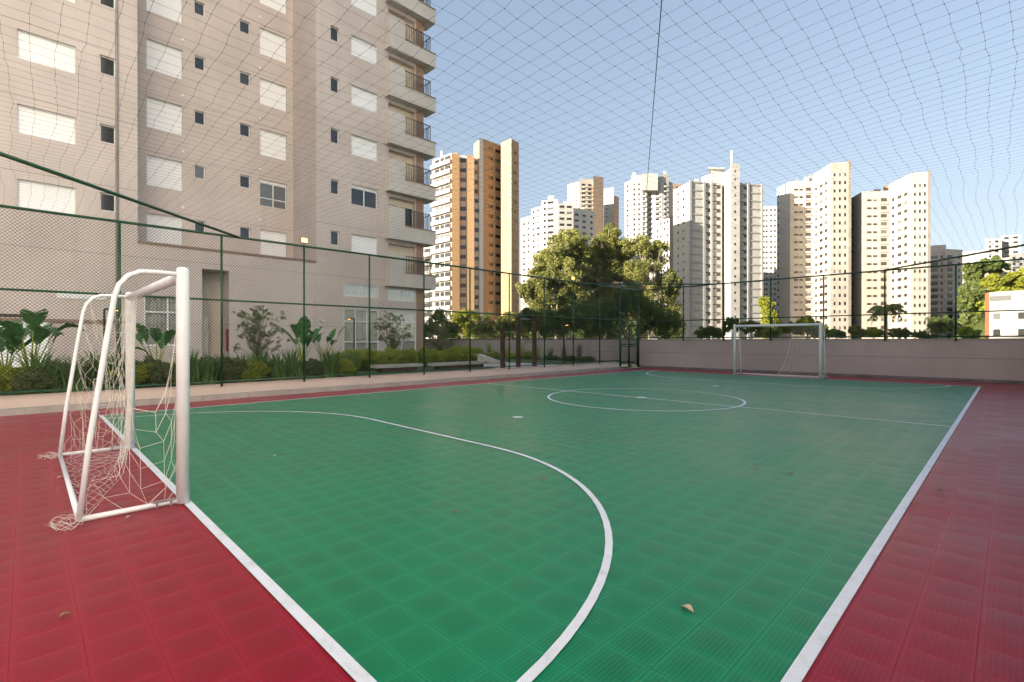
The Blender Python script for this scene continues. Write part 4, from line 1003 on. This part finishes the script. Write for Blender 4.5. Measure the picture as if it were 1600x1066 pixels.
def strap(label, base, h, n, seed, mat='fol_grass', spread=0.6, name='strap_leaf_plant', w=0.022, group='spiky plants in the garden beds'):
    t = thing(name, label, 'plant', base, 0, group); g = random.Random(seed); mb = MB()
    for k in range(n):
        a = g.uniform(0, 2*PI); hh = h*g.uniform(0.55, 1.1); o = spread*g.uniform(0.15, 1.0)*hh; b = Vector((g.gauss(0, .07), g.gauss(0, .07), 0))
        dr = Vector((math.cos(a), math.sin(a), 0)); sd = Vector((-math.sin(a), math.cos(a), 0)); pts = []
        for i in range(6): f = i/5; pts.append(b+dr*o*f**1.6+Vector((0, 0, hh*(f-0.22*f**3*spread*1.6))))
        for i in range(5):
            w0 = w*(1-(i/5)**1.5); w1 = w*(1-((i+1)/5)**1.5)+0.001; mb.quad(pts[i]-sd*w0, pts[i]+sd*w0, pts[i+1]+sd*w1, pts[i+1]-sd*w1)
    mb.build('foliage', M[mat], t)
def shrub(label, base, r, h, mat, seed, leaf=0.07, dens=1.6, group='leafy shrubs in the garden beds', name='shrub'):
    g = random.Random(seed); t = thing(name, label, 'shrub', base, 0, group)
    bl = [(g.uniform(-.45, .45)*r, g.uniform(-.45, .45)*r, h*g.uniform(0.35, 0.7), r*0.62, h*0.42) for _ in range(4)]
    V, Q = leaf_cloud(bl, leaf, dens, seed); V[:, 2] = np.maximum(V[:, 2], 0.01); np_mesh('foliage', V, Q, M[mat], t)
    st = MB()
    for b in bl: st.tube([(0, 0, 0), (b[0]*0.5, b[1]*0.5, b[2]*0.6), b[:3]], [0.015, 0.01, 0.004], 5)
    st.build('stem', M['bark'], t)
def gp(u, xplane):              # garden position seen in column u at a given distance left of the fence
    d = ray(u, 560); t_ = (xplane-CAM.x)/d.x; p = CAM+d*t_; return (p.x, p.y, G)
banana('big banana plant with broad upright leaves at the left edge behind the fence', gp(48, -3.2), 1.75, 5, 10, 0.9, 1.05)
banana('second banana plant cut by the left edge of the photo', gp(8, -3.6), 1.35, 6, 8, 1.0, 0.9)
banana('banana plant seen through the near goal net', gp(245, -4.6), 1.3, 8, 7, 1.0, 0.9)
banana('banana plant with paddle leaves between the lamp fence post and the thin tree', gp(473, -5.2), 1.45, 9, 10, 1.0, 0.95)
banana('smaller banana plant right of the paddle leaved one', gp(505, -5.8), 1.55, 10, 8, 1.1, 0.75)
# thin little trees
def thin_tree(label, base, h, r, seed):
    g = random.Random(seed); bl = []
    for k in range(46):
        a = g.uniform(0, 2*PI); q = g.uniform(0.1, 1.05)*r; bl.append((base[0]+math.cos(a)*q, base[1]+math.sin(a)*q, base[2]+h*g.uniform(0.38, 0.98), r*0.30, h*0.075))
    return tree('ornamental_tree', label, base, bl, 0.07, 0.30, M['fol_tree'], 0.022, M['bark'], 'thin ornamental trees against the apartment block', seed)
thin_tree('thin leafy tree before the beige wall left of the paddle leaved plants', gp(402, -6.2), 2.25, 0.72, 21)
thin_tree('thin leafy tree before the ground floor windows', gp(612, -7.5), 2.35, 0.85, 22)
thin_tree('thin brownish tree at the corner of the apartment block', gp(686, -9.0), 2.0, 0.8, 23)
g = random.Random(44)
words = ['first', 'second', 'third', 'fourth', 'fifth', 'sixth', 'seventh', 'eighth', 'ninth', 'tenth', 'eleventh', 'twelfth', 'thirteenth', 'fourteenth', 'fifteenth', 'sixteenth']
us = [62, 92, 122, 152, 185, 300, 322, 352, 380, 408, 436, 460, 520, 548]
for i, u in enumerate(us):
    strap('%s spiky strap leaved plant from the left along the fence' % words[i], gp(u+g.uniform(-4, 4), -2.2-g.uniform(0, 0.9)), g.uniform(0.95, 1.2), 90, 100+i, w=0.028)
us = [20, 50, 82, 110, 138, 168, 202, 228, 262, 288, 330, 365, 395, 425, 490, 530]
for i, u in enumerate(us):
    shrub('%s low dark leafy shrub from the left behind the fence' % words[i], gp(u+g.uniform(-4, 4), -2.2-g.uniform(0, 1.0)), 0.46, g.uniform(0.5, 0.68), 'fol_tree' if i % 3 else 'fol_hedge', 200+i, 0.055, 2.2)
us = [536, 556, 576, 596, 618, 640, 662, 682, 702, 722, 742, 590]
for i, u in enumerate(us):
    shrub('%s yellow green hedge bush from the left behind the stone benches' % words[i], gp(u, -4.6 - 0.010*(u-530)), 0.60, g.uniform(0.68, 0.85), 'fol_hedge', 300+i, 0.055, 2.3, 'yellow green hedge bushes', 'hedge_bush')
us = [655, 690, 730, 765, 790, 815, 838, 860, 882, 905]
for i, u in enumerate(us):
    d = ray(u, 560); tt = (21.3-g.uniform(0, .5)-CAM.y)/d.y; p = CAM+d*tt
    strap('%s tall grassy clump from the left against the garden wall' % words[i], (p.x, p.y, G), g.uniform(0.9, 1.25), 60, 400+i, 'fol_hedge' if u < 850 else 'fol_tree', 0.35, 'grass_clump', 0.012, 'grass clumps against the garden wall')
us = [745, 770, 800, 830, 860, 890, 915]
for i, u in enumerate(us):
    d = ray(u, 560); tt = (20.4-CAM.y)/d.y; p = CAM+d*tt
    shrub('%s low green bush from the left below the garden wall' % words[i], (p.x, p.y, G), 0.6, 0.42 if u < 850 else 0.25, 'fol_hedge' if u < 850 else 'fol_dark', 500+i, 0.08, 1.4, 'low bushes below the garden wall', 'low_bush')

# benches, exercise bars, lamps ---------------------------------------
def bench(label, a, b, w):
    A_ = Vector((a[0], a[1], 0)); B_ = Vector((b[0], b[1], 0)); d = B_-A_; ln = d.length
    t = thing('bench', label, 'bench', (a[0], a[1], G), math.atan2(d.y, d.x), 'long pale benches in the garden')
    s_ = MB(); n = 6
    for i in range(n): s_.box(0, -w/2+i*w/n+0.008, 0.17, ln, -w/2+(i+1)*w/n-0.008, 0.27)
    s_.build('seat', M['bench'], t); MB().box(0.25, -w*0.4, 0.0, ln-0.25, w*0.4, 0.168).build('base', M['wood'], t)  # base inset and coloured dark to stand in for shade under the seat
bench('long slatted bench right of the hedge behind the fence, nearer one', (-3.3, 7.6), (-3.3, 9.5), 0.5)
bench('long slatted bench beyond the first one near the sit-up board', (-3.1, 9.9), (-3.1, 12.6), 0.5)
bench('pale low bench almost hidden by the dark shrubs at left', (-3.4, 2.9), (-3.4, 4.0), 0.4)
t = thing('sit_up_board', 'tilted grey sit-up board beyond the second slatted bench', 'exercise board', (-3.9, 13.0, G), 0.4)
MB().prism([(0, -0.2), (1.2, -0.2), (1.2, 0.2), (0, 0.2)], 0.1, [0.55, 0.14, 0.14, 0.55]).build('board', M['bench'], t)
MB().box(-0.02, -0.18, 0, 0.06, 0.18, 0.5).box(1.1, -0.15, 0, 1.16, 0.15, 0.12).build('support', M['black'], t)
t = thing('pull_up_bars', 'dark timber posts of stepped height joined by steel pull-up bars', 'pull-up bars', (-1.95, 13.4, G))
for (dy, hh) in ((-0.88, 1.55), (0, 2.12), (0.98, 2.12)): MB().box(-0.07, dy-0.07, 0, 0.07, dy+0.07, hh).build('post', M['wood'], t)
tube_obj('bar', [(0, -0.81, 1.46), (0, -0.07, 1.46)], 0.02, M['steel'], t); tube_obj('bar', [(0, 0.07, 2.02), (0, 0.91, 2.02)], 0.02, M['steel'], t)
def lamp_post(label, base, h, arm):
    t = thing('garden_lamp', label, 'lamp', base, 0, 'black garden lamp posts')
    MB().box(-0.03, -0.03, 0, 0.03, 0.03, h).build('pole', M['black'], t); a = MB().box(-0.04, -0.0, h-0.02, 0.04, arm, h+0.04) if arm > 0 else MB().box(-0.04, arm, h-0.02, 0.04, 0, h+0.04)
    a.build('arm', M['black'], t); y = arm*0.8; MB().box(-0.035, y-0.06, h-0.04, 0.035, y+0.06, h-0.022).build('lamp_lens', M['lamp_small'], t)
lamp_post('black garden lamp with a lit arm left of the near goal', (-10.4, 1.0, G), 2.25, 0.45)
lamp_post('black garden lamp before the ground floor windows', (-12.5, 11.55, G), 2.3, -0.35)
lamp_post('black garden lamp by the garden wall behind the bars', gp(881, -3.1)[:2]+(G,), 1.9, 0.3)
def flood(label, x, y):
    t = thing('floodlight', label, 'floodlight', (x, y, FT+0.03), 0, 'lit floodlights on the left fence')
    MB().box(-0.012, -0.012, 0, 0.012, 0.012, 0.06).build('bracket', M['fence'], t); MB().box(-0.04, -0.10, 0.06, 0.02, 0.10, 0.20).build('housing', M['black'], t)
    MB().box(0.021, -0.085, 0.073, 0.026, 0.085, 0.187).build('lens', M['lamp'], t)
flood('lit floodlight on the fence post left of the apartment corner', XL, LY[4]); flood('lit floodlight on the fence post before the big trees', XL, LY[10]-0.05)
for i, (u, v, xp, lab) in enumerate(((62, 590, -2.35, 'small glowing spotlight under the big banana plant'), (274, 603, -2.3, 'small glowing spotlight seen beside the near goal post'), (541, 578, -3.0, 'small glowing spotlight at the foot of the hedge'), (787, 562, -3.6, 'small glowing box light left of the timber posts'))):
    d = ray(u, v); tt = (xp-CAM.x)/d.x; p = CAM+d*tt
    t = thing('garden_spotlight', lab, 'spotlight', (p.x, p.y, G), -0.8, 'glowing spotlights in the garden beds')
    MB().box(-0.05, -0.05, 0, 0.05, 0.05, max(0.08, p.z-G-0.03)).build('housing', M['black'], t); MB().box(-0.035, -0.035, max(0.08, p.z-G-0.03), 0.035, 0.035, max(0.08, p.z-G-0.03)+0.05).build('lens', M['lamp_small'], t)
t = thing('video_camera', 'small white security camera on the beige wall above the hedge', 'camera', (XA+0.02, 10.75, 2.55))
MB().box(-0.01, -0.08, -0.05, 0.12, 0.0, 0.03).build('housing', M['alu'], t); MB().box(-0.01, 0.04, -0.09, 0.10, 0.14, -0.02).build('junction_box', M['alu'], t)

# fallen leaves --------------------------------------------------------
lv = [(849, 749, 'small dry leaf on the green inside the near arc, right half'), (712, 800, 'small dry leaf on the green in the middle of the near arc'), (1074, 951, 'curled pale leaf on the green near the bottom centre'),
      (102, 961, 'dark dry leaf on the red at the lower left'), (1427, 787, 'dry leaf just right of the right sideline'), (1180, 727, 'dry leaf on the green beyond the arc'), (1236, 740, 'dry leaf on the green left of the right sideline'),
      (1443, 621, 'dark leaf near the far right corner'), (1140, 631, 'dark leaf inside the centre circle'), (960, 600, 'tiny dark leaf beyond the centre circle'), (1349, 614, 'tiny dark leaf before the far goal area'),
      (95, 746, 'pale long leaf on the red left of the near goal'), (120, 788, 'pale leaf beside the rear corner of the near goal'), (202, 808, 'small pale leaf by the base pipe of the near goal'), (745, 688, 'small dark leaf left of the near arc edge'),
      (1469, 767, 'small dark leaf on the red beside the right sideline'), (658, 644, 'small pale leaf on the green left of the penalty spot'), (1300, 592, 'small dry leaf beside the far goal post'), (430, 712, 'tiny pale leaf on the green right of the near goal')]
for i, (u, v, lab) in enumerate(lv):
    x, y = on_z(u, v, 0.012); g = random.Random(i); ln = g.uniform(0.05, 0.075); mb = MB(); prev = None; a = g.uniform(0, PI)
    for k in range(6):
        f = k/5; w = ln*0.28*math.sin(PI*min(1, f*0.95+0.03)); z = 0.004+0.011*math.sin(PI*f)*g.uniform(0.6, 1.1)
        c = (ln*(f-0.5), 0, z)
        cur = ((c[0], -w, z+w*0.35), c, (c[0], w, z+w*0.35))
        if prev: mb.quad(prev[0], cur[0], cur[1], prev[1]); mb.quad(prev[1], cur[1], cur[2], prev[2])
        prev = cur
    o = mb.build('fallen_leaf', M['leaf_pale'] if 'pale' in lab else M['leaf_dry'], None, True); o.location = (x, y, 0.006); o.rotation_euler.z = a
    tag(o, lab, 'leaf', 'dry leaves fallen on the court')
